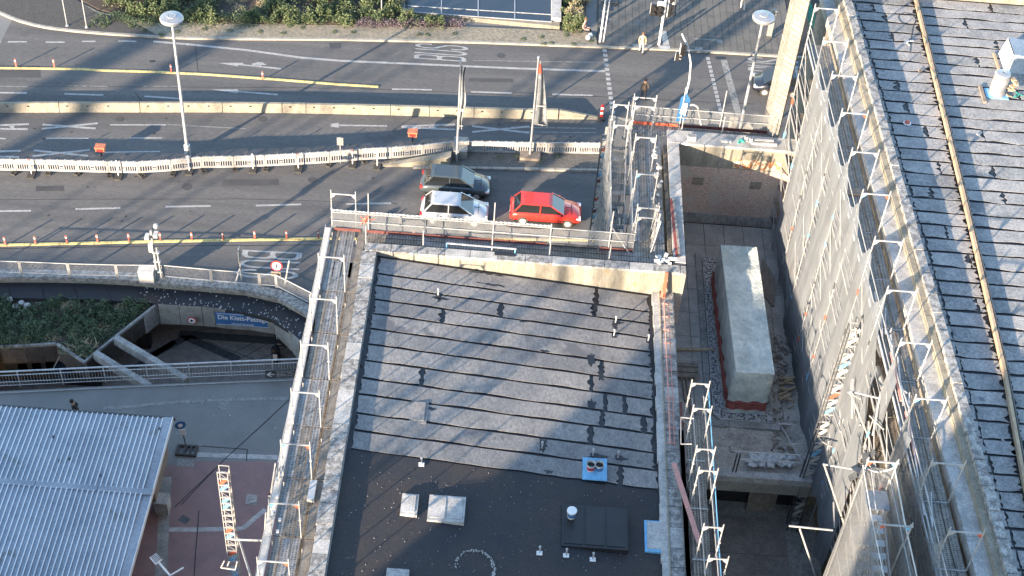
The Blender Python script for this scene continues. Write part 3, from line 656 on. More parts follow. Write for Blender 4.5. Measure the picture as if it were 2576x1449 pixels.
# felt sheets with ragged long edges
rows=[47.66,46.6,45.85,45.0,44.15,43.25,42.35,41.42,40.43,39.55,38.55,37.65,36.66]
def felt_sheet(x0,x1,y0,y1,parent,m,zf,rag0=.02,ragend=(.03,.03),th=.012,name='felt_sheet',step=.45):
    n=max(2,int((x1-x0)/step)); up_=[];lo=[]; w=random.uniform(0,6)
    for k in range(n+1):
        x=lerp(x0,x1,k/n); 
        up_.append((x,y1-.02+jit(.008))); lo.append((x,y0+.10+rag0*math.sin(k*.9+w)+jit(rag0)))
    e1=[(x1+ragend[1]*random.uniform(-1.3,.5),lerp(y0,y1,t)) for t in (.22,.36,.5,.64,.78)]
    e0=[(x0+ragend[0]*random.uniform(-.5,1.3),lerp(y0,y1,t)) for t in (.78,.64,.5,.36,.22)]
    poly=lo+e1+up_[::-1]+e0; n=len(poly)
    q=MB(); q.add([(x,y,zf(x)) for x,y in poly]+[(x,y,zf(x)+th) for x,y in poly],[tuple(range(n,2*n))]+[(i,(i+1)%n,(i+1)%n+n,i+n) for i in range(n)])
    return q.build(name,m,parent)
X['felt2']=mat('lighter_bitumen_felt',(.25,.24,.23),(.18,.178,.178),scale=.8,fine=9,grain=.35,bmp=.35,bs=6,bd=.012,stretch=(1,.6,1),rough=.85)
joints={0:[4.5],1:[4.4,],2:[.3],3:[-2.2],4:[],5:[4.75],6:[4.3,],7:[4.9,5.6],8:[4.75,6.5],9:[4.3],10:[],11:[1.9,5.0],}
for i,(a,b) in enumerate(zip(rows,rows[1:])):
    js=[-5.25+jit(.05)]+joints.get(i,[])+[6.85+jit(.05)]
    if i==11: js=[-5.25,4.35,5.5,6.95]
    if i==7: js=[-5.25,-2.75,4.9,5.7,6.85]
    for j,(x0,x1) in enumerate(zip(js,js[1:])):
        felt_sheet(x0+.05,x1-(.12 if j<len(js)-2 else .0),b,a,blk,random.choice([X['felt'],X['felt2'],X['feltv0'],X['feltv1'],X['feltv2']]),zr,ragend=(.06,.10))
# tar smears
def blotch(cx,cy,rx,ry,zf,dz,name,m,parent,n=24,ir=.5):
    pts=[]
    for k in range(n):
        t=2*math.pi*k/n; r=1+jit(ir); pts.append((cx+(rx*r+.05*(k%2))*math.cos(t),cy+ry*r*math.sin(t)+.02*(k%3)))
    return MB().add([(x,y,zf(x)+dz) for x,y in pts],[tuple(range(n))]).build(name,m,parent)
for px,py,rx,ry in [(1108,752,.30,.08),(1104,748,.07,.28),(1555,812,.2,.08),(1547,822,.08,.3),(1085,1030,.14,.09),(1560,1155,.22,.15),(1505,1150,.3,.15),(1366,1120,.12,.3),(1240,718,.5,.05),(1640,860,.10,1.4),(1498,772,.07,.34),(1488,905,.12,.3),(1512,945,.10,.3),(1488,1020,.12,.32),(1225,690,.6,.035),(1650,1010,.10,1.0),(1652,1120,.12,.9),(936,700,.12,.8),(922,790,.10,1.0),(905,900,.10,1.3),(885,1040,.12,1.2),(1380,1188,.12,.1),(1315,810,.12,.06),(1370,885,.15,.06)]:
    p=at_roof(px,py); blotch(p.x,p.y,rx,ry,zr,.017,'tar_patch',X['bitumen'],blk)
# parapets: far, left, right
ZP=16.0
far=empty('front_parapet',(1,47.8,15)); far.parent=blk; far.location=Vector((1,47.8,15))-blk.location
MB().box(-5.42,8.35,YN+.12,YN+.35,14.0,ZP-.12).build('parapet_wall',X['parapet_white'],blk)
MB().box(-5.5,8.30,YN+.35,YN+.55,0,ZP-.12).build('front_wall',X['limestone'],blk)
bpy.data.objects.remove(far)
x=-5.95
while x<8.3:
    w_=random.uniform(.95,1.25); x2=min(x+w_,8.35)
    MB().box(x+.012,x2-.012,YN+.10+jit(.006),YN+.58,ZP-.12,ZP+jit(.006)).build('coping_stone',random.choice([X['stone'],X['stone_light'],X['stone']]),blk); x=x2
y=YN+.05
k=0
while y>20:
    L=random.uniform(.55,1.0)
    MB().box(-6.02+jit(.03),-5.42,y-L+.022,y,ZP-.18,ZP-.02+jit(.012)).build('coping_stone',random.choice([X['stone'],X['stone_light'],X['stone']]),blk); y-=L
MB().box(-5.47,-5.38,-8,YN+.1,14.2,ZP-.17).build('side_parapet',X['concrete_dark'],blk)
MB().box(-5.98,-5.47,-8,YN+.3,14.2,ZP-.18).build('side_wall',X['limestone'],blk)
# right edge: felt strip, metal drip and small stones
q=MB(); n=40
for k in range(n):
    y0=lerp(20,YN+.1,k/n);y1=lerp(20,YN+.1,(k+1)/n); q.box(7.0+jit(.03),7.28,y0,y1,14.4,14.72+.0)
q.build('edge_upstand',X['stone_light'],blk)
MB().box(7.28,7.33,-8,YN+.1,14.4,14.80).build('metal_drip',X['cream_concrete'],blk)
y=YN+.1
while y>22:
    L=.92+jit(.1); MB().box(7.34,7.93,y-L+.035,y,14.3,14.77+jit(.01)).build('edge_stone',random.choice([X['stone'],X['stone_light']]),blk); y-=L
# hatches and patches
def hatch(px0,py0,px1,py1,h,m,label,name='roof_hatch',inner=True,cols=1,mi=None):
    a=at_roof(px0,py1);b=at_roof(px1,py0); x0,x1=a.x,b.x;y0,y1=min(a.y,b.y),max(a.y,b.y); z=zr((x0+x1)/2)
    e=empty(name,((x0+x1)/2,(y0+y1)/2,z),label,'roof hatch')
    MB().box(x0,x1,y0,y1,z-.1,z+h).build('kerb_frame',m,e)
    w_=(x1-x0-.10*(cols+1))/cols
    for c in range(cols):
        xa=x0+.10+c*(w_+.10); MB().box(xa,xa+w_,y0+.12,y1-.08,z+h,z+h+.03).build('cover_panel',mi or m,e)
    return e
hatch(1006,1250,1054,1296,.12,X['stone_light'],'small square felt covered roof hatch left of the double one','roof_hatch')
hatch(1074,1258,1172,1310,.12,X['stone_light'],'double roof hatch with two grey panels on the black roof','roof_hatch',cols=2)
hatch(968,1438,1030,1475,.10,X['stone_light'],'pale roof hatch cut off at the bottom edge of the view','roof_hatch')
hatch(1028,1012,1078,1062,.015,X['felt'],'square felt covered hatch edged with tar among the grey felt sheets','roof_hatch')
hatch(1412,1290,1576,1374,.16,X['black'],'large dark panelled cover with a white bucket on it','roof_cover',cols=3,mi=X['black'])
p=at_roof(1490,1366); MB().box(at_roof(1412,1374).x,at_roof(1576,1374).x,at_roof(1490,1374).y-.06,at_roof(1490,1374).y+.02,zr(5)-.05,zr(4)+.08).build('cream_edge',X['cream_concrete'],blk)
hatch(1622,1318,1680,1388,.10,X['blue_paint'],'roof hatch with light blue painted frame at the right roof edge','roof_hatch',mi=X['stone_light'])
a=at_roof(1465,1207);b=at_roof(1526,1160)
q=MB().box(a.x,b.x,a.y,b.y,zr(a.x)+.01,zr(a.x)+.05); tag(q.build('blue_insulation_board',X['blue_paint']),'light blue board lying on the roof with two buckets on it','board')
def bucket(px,py,label,lid=False,z0=None,red=False,s=1.0):
    p=at_roof(px,py); z=z0 if z0 is not None else p.z+.05; p=at(px,py,z)
    e=empty('bucket',p,label,'bucket',None)
    H_=.40*s;r0=.15*s;r1=.185*s
    MB().lathe([(0,0),(r0,0),(r1,H_),(r1-.012,H_),(r0-.01,.05),(0,.05)] if not lid else [(0,0),(r0,0),(r1,H_)],p,20).build('body',X['white'],e)
    if lid: MB().lathe([(r1+.012,H_-.03),(r1+.014,H_+.015),(r1-.02,H_+.025),(0,H_+.02)],p,20).build('lid',X['signwhite'],e)
    else:
        MB().lathe([(0,H_-.13),(r1-.02,H_-.13)],p,20).build('contents',X['bitumen'],e)
        q=MB(); pts=[p+Vector((r1*math.cos(t),r1*math.sin(t)*.3+.1,H_+.02+.06*math.sin(t))) for t in [math.pi*k/8 for k in range(9)]]; q.path(pts,.008,4); q.build('handle',X['steel_dark'],e)
    q=MB(); n=10; zz0,zz1=H_*.25,H_*.75; 
    for k in range(n):
        t0=-math.pi*.85+k*math.pi*.7/n;t1=t0+math.pi*.7/n
        ra=lerp(r0,r1,.25)+.003;rb=lerp(r0,r1,.75)+.003
        q.add([p+Vector((ra*math.cos(t0),ra*math.sin(t0),zz0)),p+Vector((ra*math.cos(t1),ra*math.sin(t1),zz0)),p+Vector((rb*math.cos(t1),rb*math.sin(t1),zz1)),p+Vector((rb*math.cos(t0),rb*math.sin(t0),zz1))],[(0,1,2,3)])
    q.build('printed_label',X['signred'] if red else X['signblue'],e)
bucket(1485,1182,'open white bucket with red printed label, left one on the blue board',red=True)
bucket(1506,1183,'open white bucket with blue printed label, right one on the blue board')
bucket(1437,1300,'closed white bucket standing on the dark panelled roof cover',lid=True,z0=zr(3.4)+.17,s=.98)
# small vent pipes
vents=[(1102,743,'by the tar patch on the upper left of the felt roof',0),(1548,812,'upper one of two at the upper right of the felt roof',0),(1544,845,'lower one of two at the upper right of the felt roof',0),(1630,858,'close to the right edge of the felt roof',0),(1060,1168,'with white foot on the edge between felt and black coating',1),(1363,1128,'beside a tar joint in the lowest felt row',0),(1491,1146,'directly behind the two open buckets',0),(1554,1152,'right of the two open buckets',0),(1357,1391,'leftmost of three with white feet before the dark cover',1),(1424,1397,'middle of three with white feet before the dark cover',1),(1491,1407,'rightmost of three with white feet before the dark cover',1)]
for px,py,lab,foot in vents:
    p=at_roof(px,py); e=empty('vent_pipe',p,'thin metal vent pipe '+lab,'vent pipe')
    MB().tube(p,p+Vector((.02,0,.36)),.03,8).build('pipe',X['galv'],e); MB().lathe([(.0,.43),(.05,.41),(.05,.34),(0,.34)],p,8).build('cap',X['galv_lit'],e)
    if foot: MB().box(p.x-.11,p.x+.11,p.y-.1,p.y+.08,p.z-.01,p.z+.02).build('foot',X['signwhite'],e)
    else: MB().box(p.x-.09,p.x+.09,p.y-.12,p.y+.1,p.z,p.z+.03).build('foot',X['bitumen'],e)
# ring of white foam spots and scattered crumbs
sp=MB(); c=at_roof(1195,1428); 
for k in range(230):
    t=random.uniform(-.6,3.3) if random.random()<.8 else random.uniform(-1,.0); rr=.72+random.gauss(0,.03); x=c.x+rr*math.cos(t);y=c.y+rr*math.sin(t)*1.05; r=random.uniform(.006,.022)
    sp.box(x-r,x+r,y-r,y+r,zr(x)-.02,zr(x)+.01)
for k in range(420):
    x=random.uniform(-5,7);y=random.uniform(27,36.5); r=random.uniform(.004,.013); sp.box(x-r,x+r,y-r,y+r,zr(x)-.02,zr(x)+.0)
s_=sp.build('foam_crumbs',X['stone_light'],blk); s_['kind']='stuff'
# folding rule mark and leaning bracket
# ================================================================ LINK (wall around the courtyard)
lk=empty('courtyard_wall',(8.2,52,11),'brick courtyard wall with white rendered parapet joining the roofed building and the scaffolded wing','wall')
ZT=10.9
MB().box(7.82,8.30,YN+.76,57.1,ZT-5,ZP-.14).build('side_wall',X['brick'],lk)
MB().box(7.95,8.345,YN+.1,YN+.75,10,14.62).build('corner_pier',X['brick'],lk)
y=YN+.8
while y<57.0:
    L=random.uniform(1.6,2.1);y2=min(y+L,57.1); MB().box(7.80,8.35,y+.005,y2,ZP-.14,ZP-.01).build('coping_slab',X['stone_light'],lk); y=y2
MB().box(7.62,7.79,YN+.8,57.1,14,ZP-.25).build('rough_edge',X['limestone'],lk)
MB().box(8.30,14.6,57.1,57.5,ZT-.5,14.55).build('back_wall',X['brick'],lk)
MB().box(8.30,14.6,57.098,57.5,14.55,ZP-.12).build('rendered_band',X['parapet_white'],lk)
X['rust']=mat('rusty_brick_patch',(.50,.20,.09),(.34,.18,.11),scale=4,fine=10,grain=.5,bmp=.8,bs=10,stain=((.55,.48,.36),5,.5))
blx=MB().box(11.2,13.55,57.085,57.11,14.62,15.2); blx.build('exposed_brick_patch',X['rust'],lk)
for xx in (10.5,11.6,12.5): MB().box(xx,xx+.06,57.07,57.12,14.3,15.7).build('crack_filler',X['concrete_dark'],lk)
x=7.8
while x<14.3:
    w_=random.uniform(1.3,1.9);x2=min(x+w_,14.4); MB().box(x+.005,x2,57.02,58.0,ZP-.12,ZP+jit(.004)).build('coping_slab',X['stone_light'],lk); x=x2
MB().box(8.3,14.6,57.02,57.15,11.0,11.5).build('base_course',X['concrete_dark'],lk)
for px,py in [(1755,455),(1900,467)]:
    p=at(px,py,13.6); MB().box(p.x-.28,p.x+.28,57.06,57.12,p.z-.2,p.z+.25).build('bricked_up_hole',X['rust'] if 0 else X['wood_grey'],lk)
# small things on the link parapet
def box_thing(name,px,py,z,sx,sy,sz,m,label,cat,rz=0):
    p=at(px,py,z); e=empty(name,p,label,cat,rz=rz)
    MB().box(-sx/2,sx/2,-sy/2,sy/2,0,sz).build('body',m,e,local=True)
    return e
e=box_thing('metal_box',1739,350,ZP,.42,.28,.22,X['white'],'small white open box on the parapet of the courtyard wall','box'); MB().box(-.17,.17,-.10,.10,.20,.225).build('opening',X['concrete_dark'],e,local=True)
e=box_thing('canister',1876,354,ZP,.16,.16,.24,X['white'],'left one of two small white canisters on the courtyard wall','canister'); MB().lathe([(0,.24),(.03,.24),(.03,.28),(0,.28)],n=8).build('cap',X['black'],e,local=True)
e=box_thing('canister',1888,357,ZP,.15,.16,.22,X['white'],'right one of two small white canisters on the courtyard wall','canister'); MB().lathe([(0,.22),(.03,.22),(.03,.26),(0,.26)],n=8).build('cap',X['black'],e,local=True)
for k,(px,py,l) in enumerate([(1826,357,.5),(1920,356,1.0),(1922,364,1.25)]):
    p=at(px,py,ZP); tag(MB().box(p.x-l/2,p.x+l/2,p.y-.07,p.y+.07,ZP,ZP+.10).build('insulation_strip',X['white']),['short pale strip lying on the courtyard wall left of the gloves','narrow pale strip behind the thicker block on the courtyard wall','thick pale block lying at the right end of the courtyard wall'][k],'strip')
gp=at(1862,358,ZP); q=MB()
for k in range(7):
    a=gp+Vector((jit(.12),jit(.08),.03+.02*k)); q.bar(a,a+Vector((.12+jit(.08),jit(.12),jit(.04))),.09,.05)
tag(q.build('cloth_heap',X['green_net']),'crumpled turquoise rag on the courtyard wall beside the canisters','rag')
rb=at(1703,590,ZP); 
brd=empty('red_board',at(1700,540,ZP),'long red edged board lying on the coping beside the stair scaffold','board')
MB().bar(at(1690,500,ZP+.02),at(1705,645,ZP+.02),.20,.04).build('face',X['tarp_red'],brd); MB().bar(at(1694,500,ZP+.06),at(1710,643,ZP+.06),.10,.03).build('edge',X['stone'],brd)
q=MB(); pc=at(1668,655,ZP+.0)
for k in range(16):
    a=pc+Vector((jit(.35),jit(.16),random.uniform(0,.15))); q.bar(a,a+Vector((jit(.3),jit(.2),jit(.08))),.16,.05)
tag(q.build('crumpled_sheet',X['foil']),'crumpled white sheet on the scaffold deck at the inner corner','plastic sheet')
rk=empty('rubble_on_wall',at(1672,400,ZP),'rough lumps of stone and mortar along the wall top beside the scaffold deck','rubble')
for k in range(16):
    p=at(1668+random.uniform(-4,14),350+k*15+jit(5),ZP-.05); r=random.uniform(.08,.2); MB().lathe([(0,0),(r,.02),(r*.8,r*.8),(0,r)],p+Vector((jit(.1)-.35,0,-.1)),7).build('stone_lump',X['stone_light'],rk)
# red vertical bracket at the corner
br=empty('red_bracket',at(1672,740,14.8),'bright red-orange timber brackets clamped at the right roof corner','bracket')
a=at(1668,752,14.72); 
MB().bar(Vector((a.x,a.y,14.7)),at(1677,685,ZP+.15),.14,.08).build('upright',X['orange_red'],br); MB().bar(at(1664,748,14.9),at(1672,712,15.4),.12,.08).build('upright',X['orange_red'],br)
rl=empty('pink_rail',at(1680,900,14.85),'long thin pinkish rail on posts along the right roof edge','rail')
rp=[at(1671,760,14.95),at(1676,865,14.95),at(1681,980,14.95),at(1686,1115,14.95)]
X['pink']=mat('faded_pink_paint',(.52,.25,.22),(.42,.24,.21),scale=3)
MB().path(rp,.03,5).build('rail',X['pink'],rl); MB().path([p+Vector((.18,0,-.05)) for p in rp],.02,5).build('rail',X['pink'],rl)
for p in resample(rp,.8): MB().bar(p+Vector((-.1,0,-.1)),p+Vector((.25,0,-.1)),.04).build('bracket_arm',X['pink'],rl)
# ================================================================ COURTYARD TERRACE
ter=empty('courtyard_terrace',(11,48,ZT)); ter['kind']='structure'
MB().box(8.0,14.6,40.9,57.1,ZT-.9,ZT-.03).build('terrace_slab',X['joint'],ter)
for ix in range(6):
    for iy in range(10):
        x0=8.32+ix*1.0;y1=57.02-iy*1.62
        if y1-1.62<40.9: continue
        if y1<43.8: continue
        MB().box(x0+.012,min(x0+1.0,14.55)-.012,y1-1.62+.012,y1-.012,ZT-.03,ZT+jit(.006)).build('slab',X['terrace'],ter)
MB().box(8.02,14.5,40.92,43.9,ZT-.03,ZT+.012).build('dusty_screed',X['terrace_dirty'],ter)
# gravel bed with kerb
g0,g1,h0,h1=10.12,12.78,43.75,54.4
gb=MB().prism([(g0,h1),(g0,h0+.35),(g0+.3,h0),(g1,h0),(g1,h1)],ZT,ZT+.10).build('gravel_bed',X['gravel']); tag(gb,kind='stuff')
ge=empty('gravel_bed_edging',(11.4,49,ZT),'metal and stone edging around the gravel bed of the wrapped block','edging')
q=MB(); pl=[(g0,h1),(g0,h0+.35),(g0+.3,h0),(g1,h0),(g1,h1)]
for a,b in zip(pl,pl[1:]): q.bar((*a,ZT+.08),(*b,ZT+.08),.04,.16)
q.build('metal_edge',X['stone_light'],ge)
x=g0-.3
while x<g1+.2: 
    MB().box(x+.01,min(x+.95,g1+.3)-.01,h0-.38,h0-.05,ZT,ZT+.14).build('edging_stone',X['concrete_dark'],ge); x+=.95
y=h0
while y<h1: MB().box(g0-.34,g0-.05,y+.01,y+1.35,ZT,ZT+.09).build('edging_stone',X['concrete_dark'],ge); y+=1.37
# wrapped block
tb=empty('wrapped_block',(11.6,48,ZT),'tall oblong block wrapped in pale grey-green tarpaulin with red straps, on the gravel bed','wrapped block')
zt=13.55; c4=[at(1813,616,zt),at(1904,622,zt),at(1949,941,zt),at(1852,936,zt)]
def wr(p,a=.03): return Vector((p.x+jit(a),p.y+jit(a),p.z+jit(a)))
q=MB(); nx,ny=8,26
for j in range(ny+1):
    for i in range(nx+1):
        u=i/nx;v=j/ny; p=c4[0].lerp(c4[1],u).lerp(c4[3].lerp(c4[2],u),v)
        e_=0 if (i in(0,nx) or j in (0,ny)) else 1
        q.v.append((p.x,p.y,p.z-.12*e_*math.sin(math.pi*u)*(1+.4*math.sin(j*.9))+e_*(.03*math.sin(j*1.7+i*.8)+.025*math.sin(i*2.3-j*.7)+jit(.02))))
for j in range(ny):
    for i in range(nx): a=j*(nx+1)+i; q.f.append((a,a+nx+1,a+nx+2,a+1)); q.m.append(0)
q.build('tarpaulin_top',X['tarp'],tb,smooth=True)
q=MB(); ring=[]
def edge_pts(a,b,n): return [a.lerp(b,k/n) for k in range(n)]
ring=edge_pts(c4[0],c4[1],8)+edge_pts(c4[1],c4[2],26)+edge_pts(c4[2],c4[3],8)+edge_pts(c4[3],c4[0],26)
cen=(c4[0]+c4[2])/2; nR=len(ring); levels=[(0,0),(.35,.03),(.8,.10),(1.3,.12),(1.85,.10),(2.35,.22),(2.6,.30)]
for li,(dz,outw) in enumerate(levels):
    for k,p in enumerate(ring):
        o=(p-cen); o.z=0; ox=Vector((math.copysign(1,o.x),0,0)) if (8<=k<34 or k>=42) else Vector((0,math.copysign(1,o.y),0))
        f=.05*math.sin(k*1.9+li)+jit(.02) if li else 0
        q.v.append(tuple(Vector((p.x,p.y,zt-dz))+ox*(outw*.5+f)-Vector((.0,0,0))))
for li in range(len(levels)-1):
    for k in range(nR): a=li*nR+k;b=li*nR+(k+1)%nR; q.f.append((a,b,b+nR,a+nR)); q.m.append(1 if li==4 else 0)
q.build('tarpaulin_sides',[X['tarp'],X['tarp_red']],tb,smooth=True)
for dz,ow in ((1.9,.10),(2.1,.13),(2.3,.16)):
    pts=[Vector((p.x+(.06 if p.x>cen.x else -.06)*(1+ow*2),p.y+(.06 if p.y>cen.y+3.8 else (-.08 if p.y<cen.y-3.8 else 0)),zt-dz)) for p in ring[::4]]
    MB().path(pts+[pts[0]],.045,4).build('red_strap',X['tarp_red'],tb)
# boards, beams, debris on terrace
def timber(a,b,w,h,m,label,name='timber_beam',cat='timber'):
    e=MB().bar(a,b,w,h).build(name,m); return tag(e,label,cat)
timber(at(1701,879,ZT+.08),at(1796,880,ZT+.08),.14,.12,X['wood'],'single sawn timber lying across the paving left of the wrapped block')
sb=empty('board_stack',at(1722,930,ZT),'stack of three broad grey boards on bearers beside the roof edge','board stack')
for k,y_ in enumerate((917,930,943)):
    MB().bar(at(1686,y_-1,ZT+.25),at(1757+4*(k==2),y_+2,ZT+.25),.26,.05).build('board',X['wood_grey'],sb)
for k in range(6): p=at(1690+k*12,950,ZT+.1); MB().box(p.x-.05,p.x+.05,p.y-.1,p.y+.1,ZT,ZT+.2).build('bearer',X['wood'],sb)
for a,b,l in [((1719,955),(1726,1010),'brown beam lying below the board stack'),((1728,955),(1740,1040),'longer brown beam right of the first below the board stack')]:
    timber(at(*a,ZT+.08),at(*b,ZT+.08),.13,.12,X['wood_grey'],l)
ps=empty('plank_pile',at(1928,690,ZT),'pile of old planks leaning between the wrapped block and the safety net','plank pile')
for k in range(9):
    a=at(1920+k*3.2,655+k*5,ZT+.1+.03*k);b=at(1912+k*4,730+k*5,ZT+.06); MB().bar(a,b,.14,.05).build('plank',X['wood_grey'],ps)
ps=empty('split_wood_pile',at(1968,980,ZT),'heap of short split timber pieces beside the gravel bed under the net','wood pile')
for k in range(22):
    p=at(1955+random.uniform(0,26),945+random.uniform(0,60),ZT+.08+.12*random.random()); MB().bar(p,p+Vector((.35+jit(.2),jit(.3),jit(.08))),.09,.06).build('timber_piece',X['wood'],ps)
pr=MB()
for k in range(160):
    p=at(1940+random.uniform(0,50),840+random.uniform(0,310),ZT+.02); r=random.uniform(.02,.10); pr.bar(p,p+Vector((jit(.25),jit(.25),random.uniform(0,.1))),r,r*.6)
tag(pr.build('building_debris',X['wood_grey']),kind='stuff')
q=MB()
for k in range(40):
    p=at(1855+jit(28),1108+jit(30),ZT+.03); a=random.uniform(0,3.1); q.bar(p,p+Vector((.35*math.cos(a),.35*math.sin(a),jit(.05))),.30,.02)
tag(q.build('torn_sacks',X['terrace_dirty']),'torn paper sacks strewn on the dusty end of the courtyard terrace','sacks')
q=MB(); W_=at(1870,1160,ZT)
for k in range(90):
    p=at(1905+random.uniform(-18,80),1155+random.uniform(-6,18),ZT+.1+random.uniform(0,.25)); a=random.uniform(0,3.1); q.bar(p,p+Vector((.3*math.cos(a),.25*math.sin(a),jit(.15))),.22,.03)
tag(q.build('plastic_sheet_heap',X['foil']),'heap of crumpled white plastic sheet at the terrace edge behind the rails','plastic sheet')
# terrace edge, recess and lower floor
MB().box(8.0,14.6,40.55,40.92,ZT-.25,ZT+.12).build('edge_beam',X['stone_light'],ter)
MB().box(8.3,14.6,40.72,40.98,ZT-1.1,ZT-.25).build('edge_beam_lower',X['concrete'],ter)
MB().box(8.3,14.6,41.05,41.3,ZT-1.5,ZT-1.1).build('lintel',X['concrete_dark'],ter)
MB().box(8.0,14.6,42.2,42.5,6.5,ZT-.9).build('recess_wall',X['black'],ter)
low=MB().box(8.0,15.2,22,42.3,6.6,7.2).build('lower_floor',X['terrace_dirty']); tag(low,kind='structure')
x=8.4
for ix in range(3):
    for iy in range(4):
        MB().box(9.3+ix*1.5,9.3+ix*1.5+1.48,33+iy*2.1,33+iy*2.1+2.08,7.2,7.23+jit(.006)).build('floor_plate',X['dark_floor'],low)
bd=empty('leaning_board_bundle',at(1915,1260,8),'bundle of dark boards leaning in the recess under the terrace','board bundle')
for k in range(5):
    a=at(1882+k*14,1284,7.3);b=Vector((a.x+.25,a.y+1.0,9.4)); MB().bar(a,b,.28,.06,up=(0,-1,.4)).build('board',X['wood_grey'],bd)
# edge rails in front of the terrace
er=empty('edge_guard_rails',at(1900,1150,ZT),'grey tube guard rails with posts at the end of the courtyard terrace','guard rails')
for py,z in ((1135,ZT+1.1),(1154,ZT+.75)): MB().tube(at(1845,py+0,z),at(2015,py+10,z),.03,6).build('rail',X['galv'],er)
for px in (1842,1850,2010): p=at(px,1195,ZT); MB().tube(Vector((p.x,40.8,ZT-.2)),Vector((p.x,40.8,ZT+1.35)),.035,6).build('post',X['steel_dark'],er)
tb_=MB().tube(at(1958,1060,ZT+.05),at(2018,1160,ZT+1.0),.03,6).tube(at(1958,1066,ZT+.9),at(2004,1068,ZT+.9),.03,6).tube(at(1990,1116,ZT+.9),at(2010,1117,ZT+.9),.025,6); tag(tb_.build('leaning_tubes',X['galv']),'pale tubes leaning beside the net at the corner of the gravel bed','tubes')
# ================================================================ WING
def WX(y): return 13.70+(55-y)*.043
wing=empty('wing_building',(18,45,0),'large stone wing with grey felt roof and stone parapet, right of the scaffold','building')
def wstrip(o0,o1,y0,y1,z0,z1,name,m,parent=wing,t=0):
    return MB().add([(WX(y0)+o0,y0,z0),(WX(y0)+o1,y0,z0),(WX(y1)+o1,y1,z0),(WX(y1)+o0,y1,z0),(WX(y0)+o0,y0,z1),(WX(y0)+o1,y0,z1),(WX(y1)+o1,y1,z1),(WX(y1)+o0,y1,z1)],
       [(0,3,2,1),(4,5,6,7),(0,1,5,4),(1,2,6,5),(2,3,7,6),(3,0,4,7)]).build(name,m,parent)
YT=62.6
wstrip(1.45,2.4,-10,YT,0,21.3,'facade_wall',X['blocks'])
MB().box(16.2,60,-10,YT,0,21.6).build('body',X['limestone'],wing)
zw=21.72
def zwf(x): return zw+.035*0
y=YT
while y>24:
    L=random.uniform(1.7,2.6); wstrip(1.30+jit(.02),1.86,y-L+.012,y,21.3,21.78+jit(.012),'cornice_stone',X['stone_light']); y-=L
y=YT
while y>24:
    L=random.uniform(.9,1.5)
    wstrip(1.86,2.10+jit(.02),y-L+.01,y,21.5,22.10+jit(.02),'step_stone',X['cream_concrete'])
    wstrip(2.10+jit(.02),2.46+jit(.02),y-L*.97,y,21.5,22.30+jit(.025),'parapet_stone',X['stone']); y-=L
# underlay and felt rows
MB().add([(WX(24)+2.4,24,zw-.03),(45,24,zw-.03),(45,YT,zw-.03),(WX(YT)+2.4,YT,zw-.03)],[(0,1,2,3)]).build('roof_underlay',X['bitumen'],wing)
X['fw2']=mat('patched_roof_felt',(.29,.285,.28),(.20,.202,.208),scale=1.3,fine=10,grain=.45,bmp=.35,bs=5,bd=.014,rough=.85)
y=YT-.15; i=0
def tim_x(y): return interp([(24,18.2),(32.8,18.49),(36.75,18.78),(47.45,19.02),(61.7,19.25),(70,19.35)],y)
while y>25:
    h=.80+jit(.07); tx=tim_x(y-.4)
    x0=WX(y)+2.46; js=[x0+.42+jit(.05)]
    if random.random()<.35: js.append(x0+random.uniform(1.2,2.6))
    js.append(tx-.02)
    for a,b in zip(js,js[1:]): 
        felt_sheet(a+.03,b-.06,y-h,y,wing,random.choice([X['felt_wing'],X['fw2'],X['wingv0'],X['wingv1']]),lambda x:zw,rag0=.034,ragend=(.06,.16),step=.35)
    js=[tx+.2]; 
    if random.random()<.55: js.append(tx+random.uniform(1.6,4.2))
    js.append(tx+7)
    for a,b in zip(js,js[1:]): felt_sheet(a+.03,b-.05,y-h,y,wing,random.choice([X['felt_wing'],X['fw2'],X['wingv0'],X['wingv1']]),lambda x:zw,rag0=.038,ragend=(.06,.16),step=.35)
    # gutter flashing next to the parapet
    felt_sheet(x0-.0,x0+.40,y-h,y,wing,X['felt_wing'],lambda x:zw+.03,rag0=.01,ragend=(.02,.05),step=.2,name='edge_flashing')
    y-=h; i+=1
# snow-guard timber
tmb=empty('roof_timber',(19,45,zw),'long pale timber rail with metal backing running down the wing roof','timber rail')
yy=[62.3,57.5,52.6,47.6,42.5,37.5,32.5,27.5,24]
for a,b in zip(yy,yy[1:]):
    A=Vector((tim_x(a),a,zw+.17));B=Vector((tim_x(b),b+.03,zw+.17)); MB().bar(A,B,.12,.22).build('timber_length',X['wood'],tmb)
    MB().bar(A+Vector((.12,0,-.03)),B+Vector((.12,0,-.03)),.05,.26).build('metal_backing',X['steel_dark'],tmb)
# stone end of the roof
MB().box(WX(YT)+1.3,45,YT,YT+.25,21.3,22.15).build('end_parapet',X['parapet_white'],wing); 
for k in range(16): MB().box(17+k*1.1,17+k*1.1+1.08,YT-.08,YT+.36,22.15,22.27+jit(.02)).build('coping_stone',X['stone'],wing)
# pier at the street end of the wing
p0=at(1924,284,16.2); p1=at(1958,320,16.2)
MB().prism([(p0.x,p0.y),(p0.x+.15,p0.y-.9),(p1.x+.0,p1.y-.3),(p1.x+.5,p0.y+.6),(p0.x+.3,p0.y+1.2)],0,29).build('corner_pier',X['blocks'],wing)
